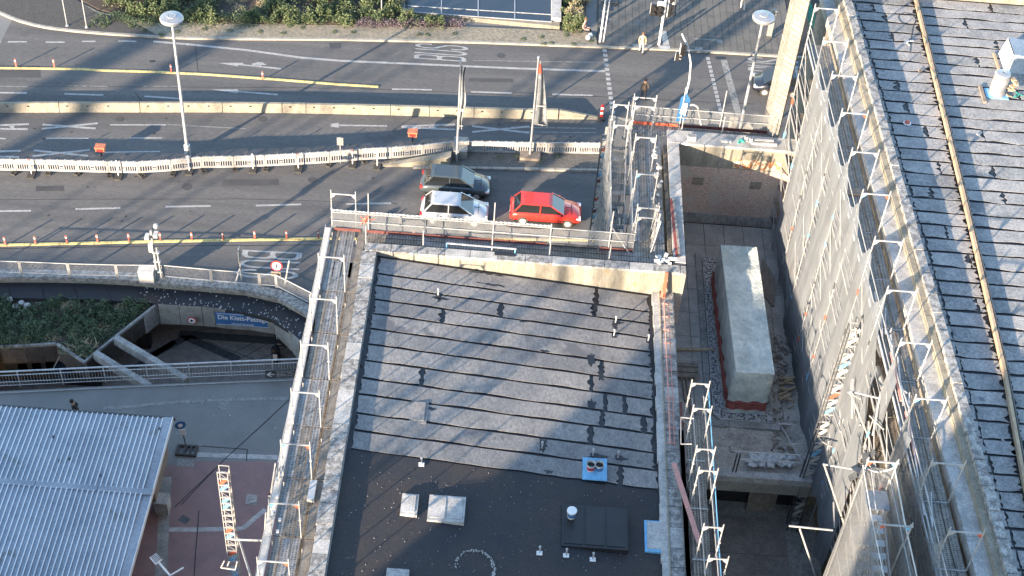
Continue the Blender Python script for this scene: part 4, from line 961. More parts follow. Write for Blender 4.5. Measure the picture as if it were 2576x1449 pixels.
# roof vents on the wing
p=at(2505,238,zw); e=empty('roof_ventilator',p,'dented silver cylinder wrapped in foil on a blue base plate on the wing roof','roof ventilator')
MB().box(p.x-.5,p.x+.5,p.y-.35,p.y+.35,zw,zw+.07).build('base_plate',X['blue_paint'],e); MB().box(p.x-.72,p.x-.58,p.y-.75,p.y+.45,zw,zw+.13).build('bearer',X['wood_grey'],e)
prof=[(0,.07),(.36,.07),(.37,.4),(.35,.9),(.37,1.15),(.31,1.22),(.12,1.26),(0,1.2)]
o=MB().lathe(prof,p,22); o.v=[(x+.02*math.sin(z*9+y*7),y+.02*math.sin(z*7+x*9),z) for x,y,z in o.v]; o.build('cylinder',X['chrome'],e)
q=MB()
for k in range(8): a=p+Vector((.5+jit(.12),jit(.2),.1+.12*k)); q.bar(a,a+Vector((.22,jit(.2),jit(.1))),.24,.06)
q.build('torn_insulation',X['wood'],e)
p=at(2545,165,zw); e=empty('vent_hood',p,'grey box-shaped vent hood with a bright white side on the wing roof','vent hood')
MB().add([(p.x-.45,p.y-.7,zw),(p.x+1.5,p.y-.7,zw),(p.x+1.5,p.y+.9,zw),(p.x-.45,p.y+.9,zw),(p.x-.25,p.y-.5,zw+.95),(p.x+1.5,p.y-.5,zw+.75),(p.x+1.5,p.y+.9,zw+.75),(p.x-.25,p.y+.9,zw+.95)],[(4,5,6,7),(0,1,5,4),(2,3,7,6),(1,2,6,5)]).build('hood',X['roofmetal'],e)
MB().add([(p.x-.46,p.y-.66,zw+.02),(p.x-.46,p.y+.86,zw+.02),(p.x-.27,p.y+.86,zw+.9),(p.x-.27,p.y-.46,zw+.9)],[(0,1,2,3)]).build('white_side',X['signwhite'],e)
MB().box(p.x-.75,p.x-.65,p.y-1,p.y+.8,zw,zw+.1).build('bearer',X['wood'],e)
MB().box(p.x-.3,p.x+1.5,p.y-1.25,p.y-.72,zw+.012,zw+.06).build('grooved_mat',X['concrete_dark'],e)
q=MB(); c=at(2282,48,zw+.02); cc=[Vector((c.x+.42*math.cos(t),c.y+.5*math.sin(t),zw+.03)) for t in [k*.35 for k in range(19)]]; q.path(cc,.014,4); q.path([cc[0],at(2296,70,zw+.03),at(2292,95,zw+.03),at(2290,130,zw+.03)],.012,4)
tag(q.build('cable_coil',X['black']),'thin black cable lying in a loop by the wing parapet','cable')
def scrap(px,py,n,s,m,label,name='scrap',cat='scrap'):
    q=MB()
    for k in range(n):
        p=at(px,py,zw+.03)+Vector((jit(s),jit(s),random.uniform(0,.06))); q.bar(p,p+Vector((jit(s),jit(s),jit(.05))),s*.5,.02)
    return tag(q.build(name,m),label,cat)
scrap(2279,107,9,.18,X['foil'],'crumpled white sheet by the cable loop on the wing roof'); scrap(2315,180,6,.12,X['wood_grey'],'small dark scrap on the wing roof above the helmet')
scrap(2562,240,8,.15,X['green_net'],'scrap of green net near the right edge of the wing roof'); scrap(2521,1109,4,.08,X['foil'],'small white scrap low on the wing roof left of the timber rail')
scrap(2460,340,6,.1,X['foil'],'pale mark-like scrap right of the timber rail')
p=at(2282,310,zw+.02); hm=empty('safety_helmet',p,'red and white safety helmet lying on the wing roof','helmet')
MB().lathe([(0,.15),(.08,.13),(.12,.06),(.13,0)],p,14).build('shell',X['orange_red'],hm,smooth=True); MB().lathe([(.13,0),(.18,.01),(.18,.02),(.12,.03)],p,14).build('brim',X['signwhite'],hm)
# ================================================================ SCAFFOLDS
def frame_mesh(w,col_l=None,col_r=None,h=2.0,spig=.22):
    q=MB()
    for x in (0,w): q.tube((x,0,0),(x,0,h+spig),.026,6)
    q.bar((0,0,h),(w,0,h),.04,.045,mi=0)
    for x,s,mi in ((0,1,1 if col_l else 0),(w,-1,2 if col_r else 0)):
        q.add([(x,-.012,h-.04),(x+s*.20,-.012,h-.04),(x+s*.14,-.012,h-.13),(x,-.012,h-.26),(x,.012,h-.04),(x+s*.20,.012,h-.04),(x+s*.14,.012,h-.13),(x,.012,h-.26)],[(0,1,2,3),(7,6,5,4),(0,4,5,1),(1,5,6,2),(2,6,7,3),(3,7,4,0)],mi)
    for x,z in ((0,.6),(0,1.1),(w,1.1)): q.box(x-.045,x+.045,-.05,.05,z,z+.06)
    t=q.build('scaffold_frame',[X['galv_lit'],col_l or X['galv_lit'],col_r or X['galv_lit']]); me=t.data; bpy.data.objects.remove(t); return me
fm={}
for k,(a,b) in {'p':(None,None),'br':(X['blue_paint'],X['orange_red']),'r':(None,X['orange_red']),'b':(X['blue_paint'],None)}.items():
    fm[k]=frame_mesh(1.09,a,b); fm[k+'s']=frame_mesh(.97,a,b); fm[k+'t']=frame_mesh(.72,a,b)
def plank_mesh(L,w,m='deck'):
    q=MB(); q.box(0,L,0,w,-.05,0); q.box(0,L,0,.018,0,.006).box(0,L,w-.018,w,0,.006).box(0,.05,.018,w-.018,0,.005).box(L-.05,L,.018,w-.018,0,.005)
    t=q.build('deck_plank',X[m]); me=t.data; bpy.data.objects.remove(t); return me
_pl={}
def plank(parent,p,L,w,rz,m='deck'):
    key=(round(L,2),round(w,2),m)
    if key not in _pl: _pl[key]=plank_mesh(L-.02,w-.02,m)
    return inst('deck_plank',_pl[key],parent,p,rz)
def net_band(parent,a,b,z0,z1,name='safety_net',m='net_thin',sag=.08,n=10,hook=2.5):
    q=MB(); a=Vector(a);b=Vector(b);d=(b-a);L=d.length; nn=Vector((d.y,-d.x,0)).normalized(); N_=max(4,int(L/.25)); R_=4
    for j in range(R_+1):
        for i in range(N_+1):
            t=i/N_; ph=(t*L/hook)%1; s=sag*4*ph*(1-ph)*(j/R_); z=lerp(z0,z1,j/R_)-s+ (jit(.02) if j==0 else 0)
            p=a+d*t+nn*(.04*math.sin(i*1.3+j)+jit(.012)); q.v.append((p.x,p.y,z))
    for j in range(R_):
        for i in range(N_): k=j*(N_+1)+i; q.f.append((k,k+1,k+N_+2,k+N_+1)); q.m.append(0)
    return q.build(name,X[m],parent,smooth=True)
ZD=15.6
# ---------- left run
sl_=empty('scaffold',(-7.1,40,0),'long steel scaffold walkway running along the left side of the felt-roofed building','scaffold')
XO,XI=-7.62,-6.53
fy=[at(835,487,17.6).y,at(800,645,17.6).y,at(775,750,17.6).y,at(750,865,17.6).y,at(728,985,17.6).y,at(700,1115,17.6).y,at(680,1265,17.6).y,at(645,1410,17.6).y]
fy+= [fy[-1]-2.57,fy[-1]-5.14]
kinds=['p','p','p','p','p','br','br','r','p','p']
for y,k in zip(fy,kinds): inst('scaffold_frame',fm[k],sl_,(XO,y,ZD))
bays=[fy[0]]+[lerp(fy[0],fy[1],.5)]+fy[1:]
for i,(a,b) in enumerate(zip(bays,bays[1:])):
    L=a-b; m='deck' if i%3 else 'deck_old'
    for k in range(3): plank(sl_,(XO+.04+.345*(k+1),b+.02,ZD+jit(.004)),L-.04,.322,math.pi/2,random.choice(['deck','deck','deck_old']))
    plank(sl_,(XI+.46,b+.02,ZD-.02),L-.04,.36,math.pi/2,'deck_old')
    if i==0: continue
for a,b in zip(bays,bays[1:]):
    MB().bar((XO-.03,a,ZD+.02),(XO-.03,b,ZD+.02),.035,.15).build('toe_board',X['galv'],sl_)
    for z in (.5,1.0):
        if random.random()<.0: MB().tube((XO,a,ZD+z),(XO,b,ZD+z),.022,6).build('guard_rail',X['galv_lit'],sl_)
# bright rolled net along the outer edge
for a,b in zip(bays,bays[1:]): MB().bar((XO-.19+jit(.01),a-.01,ZD-.12),(XO-.19+jit(.01),b+.01,ZD-.12),.22,.16).build('net_roll',X['white'],sl_)
rn=MB(); pts=[Vector((XO-.38+.01*math.sin(k),lerp(fy[0]+.6,fy[-1],k/60),ZD-.45)) for k in range(61)]; rn.path(pts,.025,5); rn.build('ledger',X['galv_lit'],sl_)
for y in fy:
    for x in (XO,XI): MB().tube((x,y,0),(x,y,ZD),.026,5,cap=False).build('standard',X['galv_lit'],sl_)
for z in (13.6,11.6,9.6):
    MB().box(XO,XI,fy[-1],fy[0],z-.05,z).build('lower_deck',X['deck_old'],sl_)
# brackets/tubes stacked outside lower down
tb=empty('tube_bundle',(XO-.3,34.5,14),'bundle of loose scaffold tubes and couplers tied upright outside the left walkway','tubes')
for k,(px,py,px2,py2) in enumerate([(693,1165,680,1250),(700,1160,692,1238),(704,1172,698,1240),(669,1290,665,1350),(676,1270,672,1352),(690,1185,684,1225)]):
    A=at(px,py,ZD+.9);B=at(px2,py2,ZD-1.2); MB().tube(A,B,.03,6).build('tube',random.choice([X['galv_lit'],X['galv']]),tb)
for k in range(8): p=at(random.uniform(668,705),random.uniform(1180,1345),ZD+.3); MB().box(p.x-.05,p.x+.05,p.y-.05,p.y+.05,p.z,p.z+.09).build('coupler',random.choice([X['galv'],X['orange_red'],X['galv']]),tb)
p=at(785,1240,ZD); bx=empty('steel_bracket_box',p,'small pale box on the bracket deck of the left walkway','box'); MB().box(p.x-.12,p.x+.14,p.y-.45,p.y+.45,ZD,ZD+.22).build('body',X['galv'],bx); MB().box(p.x-.12,p.x+.14,p.y-.48,p.y-.452,ZD+.02,ZD+.2).build('lid',X['white'],bx)
# ---------- front run
sf=empty('scaffold',(0,49,0),'scaffold walkway with white net band and dark red toe boards between felt roof and road','scaffold')
Y0,Y1=48.42,49.42
xsf=[-5.95,-3.40,-.33,2.25,4.92]; xe=5.95
bx_=[-6.05,-3.40,-.33,2.25,4.92,7.6]
for a,b in zip(bx_,bx_[1:]):
    for k in range(3): plank(sf,(a+.02,Y0+.345*k,ZD+jit(.004)),b-a-.04,.322,0,random.choice(['deck','deck','deck_old']))
for i,x in enumerate(xsf):
    MB().tube((x,Y0,ZD-2),(x,Y0,ZD+1.25),.028,6).build('standard',X['galv_lit'],sf)
    MB().tube((x,Y1,0),(x,Y1,ZD+(2.3 if i in (0,2,4) else 1.3)),.028,6).build('standard',X['galv_lit'],sf)
    MB().bar((x,Y0,ZD-.03),(x,Y1,ZD-.03),.05).build('transom',X['galv'],sf)
for z in (.55,1.05): MB().tube((-7.6,Y1,ZD+z),(6.0,Y1,ZD+z),.022,6).build('guard_rail',X['galv_lit'],sf)
for a,b,m in [(-7.5,-6.3,'toe_red'),(-6.05,-3.4,'toe_red'),(-3.38,-.35,'toe_red'),(-.31,2.1,'toe_red'),(4.5,6.0,'toe_red'),(2.12,4.4,'steel_dark')]:
    MB().bar((a,Y1-.04,ZD+.08),(b,Y1-.04,ZD+.08),.03,.16).build('toe_board',X[m],sf)
net_band(sf,(-7.6,Y1+.06,0),(-3.4,Y1+.06,0),ZD-.5,ZD+1.12,sag=.04); net_band(sf,(-3.4,Y1+.06,0),(-.3,Y1+.06,0),ZD-.2,ZD+1.1,sag=.05)
net_band(sf,(-.3,Y1+.06,0),(2.3,Y1+.06,0),ZD-.1,ZD+1.05,sag=.22,hook=2.6); net_band(sf,(2.3,Y1+.06,0),(6.0,Y1+.06,0),ZD-.1,ZD+1.02,sag=.10,hook=1.9)
rn=MB(); pts=[Vector((lerp(-7.6,2.3,k/50),Y1+.05,ZD+1.12+.01*math.sin(k*1.3))) for k in range(51)]; rn.path(pts,.04,6); rn.build('rolled_net_edge',X['white'],sf,smooth=True)
q=MB(); 
for k in range(6): q.tube((-6.2+jit(.15),Y1+jit(.1),ZD+random.uniform(.2,1)),(-5.9+jit(.25),Y1+jit(.1),ZD+random.uniform(.5,1.3)),.02,5)
q.build('coupler_cluster',X['orange_red'],sf)
for z in (13.6,11.6,9.6,7.6,5.6,3.6):
    MB().box(-7.6,7.6,Y0,Y1,z-.05,z).build('lower_deck',X['deck_old'],sf)
gp=empty('guard_pipe_rail',(-2,47.9,ZP),'low bluish steel rail lying on the front coping stones','rail'); MB().bar((-2.35,48.3,ZP+.30),(.75,48.25,ZP+.30),.06,.05).build('rail',X['galv'],gp)
for x in (-2.35,.70): MB().bar((x,48.3,ZP),(x,48.3,ZP+.3),.05).build('foot',X['blue_paint'],gp)
bp=at(1272,640,ZP); MB().box(bp.x-.5,bp.x+.45,bp.y-.1,bp.y+.12,ZP,ZP+.03).build('dark_plate',X['black'],gp)
# ---------- stair tower and deck on the left of the courtyard wall
ss=empty('stair_scaffold',(6,54,0),'stair tower scaffold with netting and steel steps between the road and the courtyard wall','scaffold')
XA,XB=5.95,6.95
for y in (57.6,55.2,52.5,50.15,49.5):
    inst('scaffold_frame',fm['ps' if y!=52.5 else 'bs'],ss,(XA+(.07),y,ZD))
for y in (57.6,56.0):
    inst('scaffold_frame',fm['pt'],ss,(5.0,y,ZD))
ys=[58.2,55.2,52.5,50.1,48.45]
for a,b in zip(ys,ys[1:]):
    for k in range(4): plank(ss,(XA+.36*(k+1)+.1,b+.02,ZD+jit(.005)),a-b-.04,.35,math.pi/2,random.choice(['deck','deck_old','deck']))
for x in (4.95,XA):
    for y in (57.6,55.2,52.5,50.1): MB().tube((x,y,0),(x,y,ZD+1.1),.028,6).build('standard',X['galv_lit'],ss)
for z in (.5,1.0):
    MB().tube((4.95,49.5,ZD+z),(4.95,57.6,ZD+z),.022,6).build('guard_rail',X['galv_lit'],ss); MB().tube((XA,50,ZD+z-.2),(XA,57.6,ZD+z-.2),.022,6).build('guard_rail',X['galv_lit'],ss)
# stair flights
for fl_ in range(5):
    zt_=ZD-2*fl_-.0; ya,yb=(57.2,51.2)
    if fl_%2: ya,yb=51.2,57.2
    for s_ in (5.08,5.82): MB().bar((s_,ya,zt_),(s_,yb,zt_-2),.04,.16).build('stringer',X['galv'],ss)
    for k in range(10):
        t=(k+.5)/10; y=lerp(ya,yb,t); z=zt_-2*t; MB().box(5.1,5.8,y-.13,y+.13,z-.03,z).build('step',X['deck'],ss)
net_band(ss,(4.86,49.6,0),(4.86,57.9,0),9,ZD+1.05,sag=.1,m='net_thin'); net_band(ss,(4.9,57.95,0),(6.0,57.95,0),8,ZD+1.05,sag=.1)
net_band(ss,(7.0,49.6,0),(7.0,52.4,0),ZD+.05,ZD+.8,sag=.12)
for k in range(9):
    a=Vector((6.9+jit(.1),49.9+jit(.9),ZD+.05));b=a+Vector((.15+jit(.1),jit(.4),1.9+jit(.2))); MB().tube(a,b,.025,5).build('loose_tube',random.choice([X['galv_lit'],X['galv'],X['white']]),ss)
MB().bar((4.9,50.0,ZD+1.0),(6.8,48.6,ZD-1.0),.05).build('brace',X['galv_lit'],ss)
# ---------- north run behind the courtyard wall
sn=empty('scaffold',(9.5,58.6,0),'scaffold walkway with net band on the street side of the courtyard wall','scaffold')
bn_=[6.1,8.3,10.6,13.1]
for a,b in zip(bn_,bn_[1:]):
    for k in range(2): plank(sn,(a+.02,58.05+.345*k,ZD+jit(.004)),b-a-.04,.322,0,'deck')
for x in (6.0,8.5,10.5,13.0):
    MB().tube((x,58.85,0),(x,58.85,ZD+(2.4 if x in (8.5,10.5) else 1.6)),.028,6).build('standard',X['galv_lit'],sn); MB().tube((x+.05,58.2,ZD-1),(x+.05,58.2,ZD+1.3),.026,6).build('standard',X['galv_lit'],sn)
for z in (.55,1.05): MB().tube((5.9,58.85,ZD+z),(13.1,58.85,ZD+z),.022,6).build('guard_rail',X['galv_lit'],sn)
for a,b in ((5.95,7.2),(7.3,8.4),(8.5,13.1)): MB().bar((a,58.80,ZD+.08),(b,58.80,ZD+.08),.03,.17).build('toe_board',X['toe_red'] if b>8.45 else X['orange_red'],sn)
for a,b,sg_ in ((5.95,8.5,.18),(8.5,13.1,.16)): net_band(sn,(a,58.95,0),(b,58.95,0),ZD-.7,ZD+1.12,sag=sg_,hook=1.2)
inst('scaffold_frame',fm['p'],sn,(6.0,58.3,ZD))
for z in (13.6,11.6,9.6): MB().box(6,13.1,58.05,58.8,z-.05,z).build('lower_deck',X['deck_old'],sn)
bb=empty('blue_banner',at(1705,275,ZD+.5),'small blue and white cloth banner hanging from the scaffold behind the courtyard wall','banner')
a=at(1700,306,ZD+.3); MB().add([a,a+Vector((.45,.1,0)),a+Vector((.55,.1,1.3)),a+Vector((.3,.05,1.75)),a+Vector((.05,0,1.5))],[(0,1,2,3,4)]).build('cloth',X['signblue'],bb)
MB().add([a+Vector((.12,-.02,.55)),a+Vector((.42,.02,.4)),a+Vector((.45,.02,1.15)),a+Vector((.2,-.02,1.2))],[(0,1,2,3)]).build('white_print',X['signwhite'],bb)
hp=MB(); pts=[]; b0=at(1718,313,ZD); 
for k in range(13): t=math.pi*k/12; pts.append(b0+Vector((.32-.32*math.cos(t),0,.9+.35*math.sin(t))))
hp.path([b0]+pts+[b0+Vector((.9,-.15,.1))],.045,6); tag(hp.build('white_hoop_pipe',X['white']),'white bent hoop-shaped pipe beside the blue and white banner','pipe')
# ---------- small frames right of the roof edge
sr_=empty('scaffold',(8.5,36,7),'narrow scaffold of grey frames and decks between the roof edge and the courtyard','scaffold')
for px,py,k in [(1740,964,'pt'),(1744,1027,'pt'),(1752,1129,'pt'),(1758,1183,'pt'),(1770,1325,'pt')]:
    p=at(px,py,17.0); inst('scaffold_frame',fm[k],sr_,(p.x,p.y,15.0))
p=at(1776,1404,16.0); inst('scaffold_frame',fm['pt'],sr_,(p.x+.1,p.y,14.0))
ysr=[40.3,38.0,35.6,33.2,30.6,28]
for a,b in zip(ysr,ysr[1:]):
    for k in range(2): plank(sr_,(8.1+.36*(k+1),b+.02,15.0-.02*k),a-b-.04,.35,math.pi/2,'deck_old')
    MB().box(8.12,8.84,b-.03,b+.03,14.93,15.01).build('transom',X['galv_lit'],sr_)
for x,z,r in ((8.85,15.55,.022),(8.95,15.1,.024),(9.1,14.6,.022),(8.4,15.35,.02)): MB().tube((x,41.0,z),(x+.18,27,z),r,6).build('ledger',X['galv_lit'],sr_)
MB().bar((9.0,41,15.9),(9.1,27,15.3),.03,.05).build('blue_ledger',X['blue_paint'],sr_)
for y in ysr[:-1]:
    for x in (8.15,8.85,9.15): MB().tube((x,y,7),(x,y,15),.026,5,cap=False).build('standard',X['galv'],sr_)
    MB().tube((8.15,y,13),(9.15,y-1.8,10.5),.022,5).build('brace',X['galv'],sr_)
for a,b in ((( 1695,1165),(1738,1300)),((1738,1300),(1760,1368))):
    MB().bar(at(*a,15.25),at(*b,15.25),.20,.03).build('pink_board',X['pink'],sr_)
for k in range(2): plank(sr_,(8.05,27+.1,15.02),13.0/1.0-.5,.24,math.pi/2,'deck')
MB().box(7.96,8.06,27,41.2,14.75,14.85).build('dark_gap_ledger',X['toe_red'],sr_)
MB().tube(at(1713,1050,15.8),at(1745,1053,15.8),.03,6).tube(at(1713,1050,15.8),at(1735,1073,15.1),.02,6).tube(at(1713,1117,15.8),at(1740,1117,15.8),.03,6).tube(at(1713,1050,15.8),at(1713,1117,15.8),.02,6).build('side_bracket',X['galv_lit'],sr_)
# ---------- wing scaffold
sw=empty('scaffold',(14.3,45,10),'tall scaffold with decks and grey frames in front of the wing facade','scaffold')
wy=[at(px,py,23.65).y for px,py in [(2077,101),(2103,187),(2122,281),(2155,380),(2185,485),(2215,603),(2244,728),(2279,859),(2311,1000),(2354,1162),(2390,1334)]]
wy=[wy[0]+2.6]+wy+[wy[-1]-2.57,wy[-1]-5.1]
ZW=21.6
for i,y in enumerate(wy):
    inst('scaffold_frame',fm[['p','b','p','r','p','br','p','p','p','b','p','r','p','p'][i%14]],sw,(WX(y),y,ZW),math.atan(-.043)*-0)
for i,(a,b) in enumerate(zip(wy,wy[1:])):
    for k in range(3): 
        plank(sw,(WX(b)+.04+.345*(k+1),b+.02,ZW+jit(.006)),a-b-.04,.322,math.pi/2+.043,'deck_old')
    MB().bar((WX(a)+.02,a,ZW+.07),(WX(b)+.02,b,ZW+.07),.03,.14).build('toe_board',X['galv'],sw)
    for z in (.5,1.0): MB().tube((WX(a),a,ZW+z),(WX(b),b,ZW+z),.022,6).build('guard_rail',X['galv_lit'],sw)
    MB().bar((WX(b),b,ZW-.04),(WX(b)+1.09,b,ZW-.04),.05).build('transom',X['galv'],sw)
lifts=[ZW-2*k for k in range(1,6)]
for z in lifts:
    for i,(a,b) in enumerate(zip(wy[:],wy[1:])):
        if b>44: MB().add([(WX(a)+.05,a,z),(WX(a)+1.05,a,z),(WX(b)+1.05,b,z),(WX(b)+.05,b,z)],[(3,2,1,0)]).build('lower_deck',X['deck_old'],sw)
        else:
            for k in range(3): plank(sw,(WX(b)+.04+.345*(k+1),b+.02,z+jit(.006)),a-b-.04,.322,math.pi/2+.043,'deck_old')
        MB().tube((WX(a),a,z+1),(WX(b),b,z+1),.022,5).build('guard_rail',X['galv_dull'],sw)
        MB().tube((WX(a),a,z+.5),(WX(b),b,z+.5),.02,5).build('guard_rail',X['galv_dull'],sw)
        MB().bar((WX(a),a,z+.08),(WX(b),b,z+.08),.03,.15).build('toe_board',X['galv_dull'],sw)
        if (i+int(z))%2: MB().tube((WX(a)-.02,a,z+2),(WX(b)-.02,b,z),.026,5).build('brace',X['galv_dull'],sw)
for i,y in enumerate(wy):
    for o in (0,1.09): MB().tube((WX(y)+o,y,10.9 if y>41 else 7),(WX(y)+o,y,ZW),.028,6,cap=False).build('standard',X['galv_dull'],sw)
    for k in range(5):
        z=ZW-1.3-2*k+jit(.4); MB().box(WX(y)-.045,WX(y)+.045,y-.045,y+.045,z,z+random.uniform(.12,.4)).build('coupler',random.choice([X['orange_red'],X['blue_paint'],X['steel_dark'],X['galv_lit']]),sw)
# nets
def net_wall(parent,ys,xo,ztops,zbots,sag,m='net',name='safety_net',res=.28,bul=.045):
    "vertical sheet hung from the standards, scalloped upper border"
    q=MB(); cols=[]
    y0,y1=ys[0],ys[-1]; n=int(abs(y0-y1)/res)
    nz=26
    for i in range(n+1):
        y=lerp(y0,y1,i/n); 
        for a,b in zip(ys,ys[1:]):
            if (a-y)*(b-y)<=1e-9: t=(a-y)/(a-b); break
        ztop=lerp(interp2(ztops,a),interp2(ztops,b),t)-sag*(4*t*(1-t))**.6; zb=interp2(zbots,y)+.18*math.sin(y*2.1)+jit(.05)
        for j in range(nz+1):
            s=j/nz; z=lerp(ztop,zb,s); x=WX(y)+xo+bul*math.sin(y*2.2+z*.25)*min(1,s*3)+.03*math.sin(y*5+z*.5)-.25*max(0,s-.8)*(1+math.sin(y*1.3))
            q.v.append((x,y,z))
    for i in range(n):
        for j in range(nz): k=i*(nz+1)+j; q.f.append((k,k+1,k+nz+2,k+nz+1)); q.m.append(0)
    return q.build(name,X[m],parent,smooth=True)
def interp2(pts,y):
    p=sorted(pts); return interp(p,y)
nw=[y for y in wy if y>36.5][1:]
nt_=[(60,23.6),(36,23.6)]
net_wall(sw,[y for y in wy[1:8]],-.012,nt_,[(62,14.5),(58,12.5),(50,11.2),(44,10.8),(38,10.8)],1.55)
ylast=wy[7]
net_wall(sw,[ylast,ylast-1.5],-.012,[(ylast,23.6),(ylast-1.5,20.9)],[(30,10.8),(60,10.8)],.9)
net_wall(sw,[ylast-1.5,ylast-2.9],-.10,[(ylast-1.5,20.7),(ylast-2.9,17.6)],[(20,9),(60,10.8)],.3)
net_wall(sw,wy[9:13],-.06,nt_+[(20,23.6)],[(20,9),(60,9)],1.9,m='net_thin')
for y in wy[8:10]: net_band(sw,(WX(y)-.06,y,0),(WX(y-1.0)-.06,y-1.0,0),19.5,22.9,sag=.3,m='net')
# green net at the far end
q=MB(); g=[at(2024,0,22.5),at(2037,0,22.5),at(2052,40,22.0),at(2046,72,21.3),at(2036,70,20.5),at(2028,30,21.5)]
q.add(g+[p+Vector((-.02,.03,-.3)) for p in g],[(0,1,2,3,4,5)]); q.build('green_net_bag',X['net_green'],sw)
rf=MB(); rf.box(0,1,0,1,0,1)
# ---------- netted stair tower in front (near)
st=empty('netted_stair_tower',(13.4,29,8),'stair tower wrapped in white net projecting from the scaffold at the lower right','scaffold')
ty=[31.9,29.3,26.7,24.1]
def TX(y): return 12.78+(32-y)*.03
for y in ty:
    inst('scaffold_frame',frame_mesh(1.0,X['orange_red'],X['blue_paint'],h=1.1,spig=.2),st,(TX(y),y,ZW+.3))
    for o in (0,.95): MB().tube((TX(y)+o,y,7),(TX(y)+o,y,ZW+.6),.028,6,cap=False).build('standard',X['galv_lit'],st)
for fl_ in range(6):
    z0=ZW-2*fl_
    MB().box(TX(30)+.1,TX(30)+.9,31.0,31.8,z0-.05,z0).build('landing',X['roofmetal'],st)
    MB().box(TX(26)+.1,TX(26)+.9,26.2,27.0,z0-1.05,z0-1).build('landing',X['roofmetal'],st)
    for k in range(9):
        t=(k+.5)/9; y=lerp(30.9,27.0,t); z=z0-t*1.0; MB().box(TX(y)+.12,TX(y)+.62,y-.12,y+.12,z-.03,z).build('step',X['galv'],st)
    for o in (.1,.66): MB().bar((TX(30)+o,31,z0),(TX(27)+o,27,z0-1),.04,.14).build('stringer',X['galv_lit'],st)
    for o in (0,.97): 
        MB().tube((TX(31.9)+o,31.9,z0+.5),(TX(24)+o,24,z0+.5),.022,5).build('guard_rail',X['galv_lit'],st)
    MB().tube((TX(31.9)+.2,31.8,z0+1.0),(TX(27)+.2,27,z0),.018,5).build('hand_rail',X['galv_lit'],st)
def tnet(o,zt_):
    q=MB(); nz=22; ys_=[32.0-.28*k for k in range(30)]
    for y in ys_:
        for j in range(nz+1):
            z=lerp(zt_-.25*(4*((32-y)/2.6%1)*(1-(32-y)/2.6%1)),7,j/nz); q.v.append((TX(y)+o+.04*math.sin(y*3+z*.6),y,z))
    for i in range(len(ys_)-1):
        for j in range(nz): k=i*(nz+1)+j; q.f.append((k,k+1,k+nz+2,k+nz+1)); q.m.append(0)
    q.build('safety_net',X['net_thin'],st,smooth=True)
tnet(-.05,ZW+1.0); tnet(1.02,ZW+1.0)
q=MB(); 
for j in range(20):
    for i in range(5): q.v.append((TX(32)-.05+1.07*i/4,32.03+.05*math.sin(j+i),lerp(ZW+1.0-.12*(i in(1,2,3)),8,j/19)))
for j in range(19):
    for i in range(4): k=j*5+i; q.f.append((k,k+1,k+6,k+5)); q.m.append(0)
q.build('safety_net',X['net_thin'],st,smooth=True)
q=MB(); pts=[Vector((TX(32)-.05+1.07*t,32.03,ZW+1.0-.28*math.sin(math.pi*t))) for t in [k/10 for k in range(11)]]; q.path(pts,.03,6); pts=[Vector((TX(32)-.05,32.03,ZW+1.0)),Vector((TX(30)-.05,30,ZW+.85)),Vector((TX(27)-.05,27,ZW+.9)),Vector((TX(24)-.05,24,ZW+.9))]; q.path(pts,.02,5); q.path([p+Vector((1.07,0,0)) for p in pts],.025,5); q.build('net_border_rope',X['white'],st)
# ---------- loose things on the wing scaffold
for (a,b,za,zb_,r,lab) in [((2203,858),(2219,895),20.6,20.6,.11,'grey corrugated pipe lying on the lower scaffold deck, upper one'),((2228,1005),(2243,1062),19.0,19.0,.12,'grey corrugated pipe lying on the lower scaffold deck, lower one'),((2206,925),(2222,975),20.0,20.0,.12,'grey corrugated pipe lying on the scaffold deck between the two others')]:
    e=empty('drain_pipe',at(*a,za),lab,'pipe'); MB().tube(at(*a,za),at(*b,zb_),r,10).build('pipe',X['galv'],e)
p=at(2170,655,21.2); e=empty('exhaust_pipe',p,'pale vertical pipe with black open end rising outside the white net','pipe'); b=at(2158,735,18.9)
MB().tube(Vector((p.x-.0,p.y,18.6)),Vector((p.x,p.y,21.2)),.11,12).build('pipe',X['white'],e); MB().tube(Vector((p.x,p.y,21.2)),Vector((p.x,p.y,21.21)),.085,12).build('opening',X['black'],e); MB().tube(Vector((p.x,p.y,20.6)),Vector((p.x,p.y,20.7)),.125,12).build('clamp',X['steel_dark'],e)
def tubeobj(pts,r,m,label,name='scaffold_tube'):
    q=MB(); q.path(pts,r,6); return tag(q.build(name,X[m]),label,'tube')
tubeobj([at(2140,985,20.3),at(2225,1005,20.3)],.04,'galv_lit','horizontal tube tying the ladder mast to the scaffold, uppermost of three')
tubeobj([at(2070,1168,18.3),at(2165,1183,18.3)],.04,'galv_lit','horizontal tube tying the ladder mast to the scaffold, middle one of three')
tubeobj([at(1985,1323,16.0),at(2095,1334,16.0)],.04,'galv_lit','horizontal tube tying the ladder mast to the scaffold, lowest of three')
tubeobj([at(2138,985,20.5),at(2190,1112,17.8)],.04,'galv_lit','slanting brace tube beside the ladder mast, uppermost of three')
tubeobj([at(2073,1168,18.6),at(2126,1325,15.2)],.04,'galv_lit','slanting brace tube beside the ladder mast, middle one of three')
tubeobj([at(2012,1330,16.0),at(2052,1449,13.5)],.04,'galv_lit','slanting brace tube beside the ladder mast, lowest of three')
for k in range(26):
    y=random.uniform(34.5,41); z=random.choice(lifts[:4])+.1; x=WX(y)+random.uniform(-.4,.9); MB().bar((x,y,z),(x+jit(.2),y+jit(1.6),z+random.uniform(0,1.6)),.05,.05).build('stored_tube',X['galv_lit'],sw)
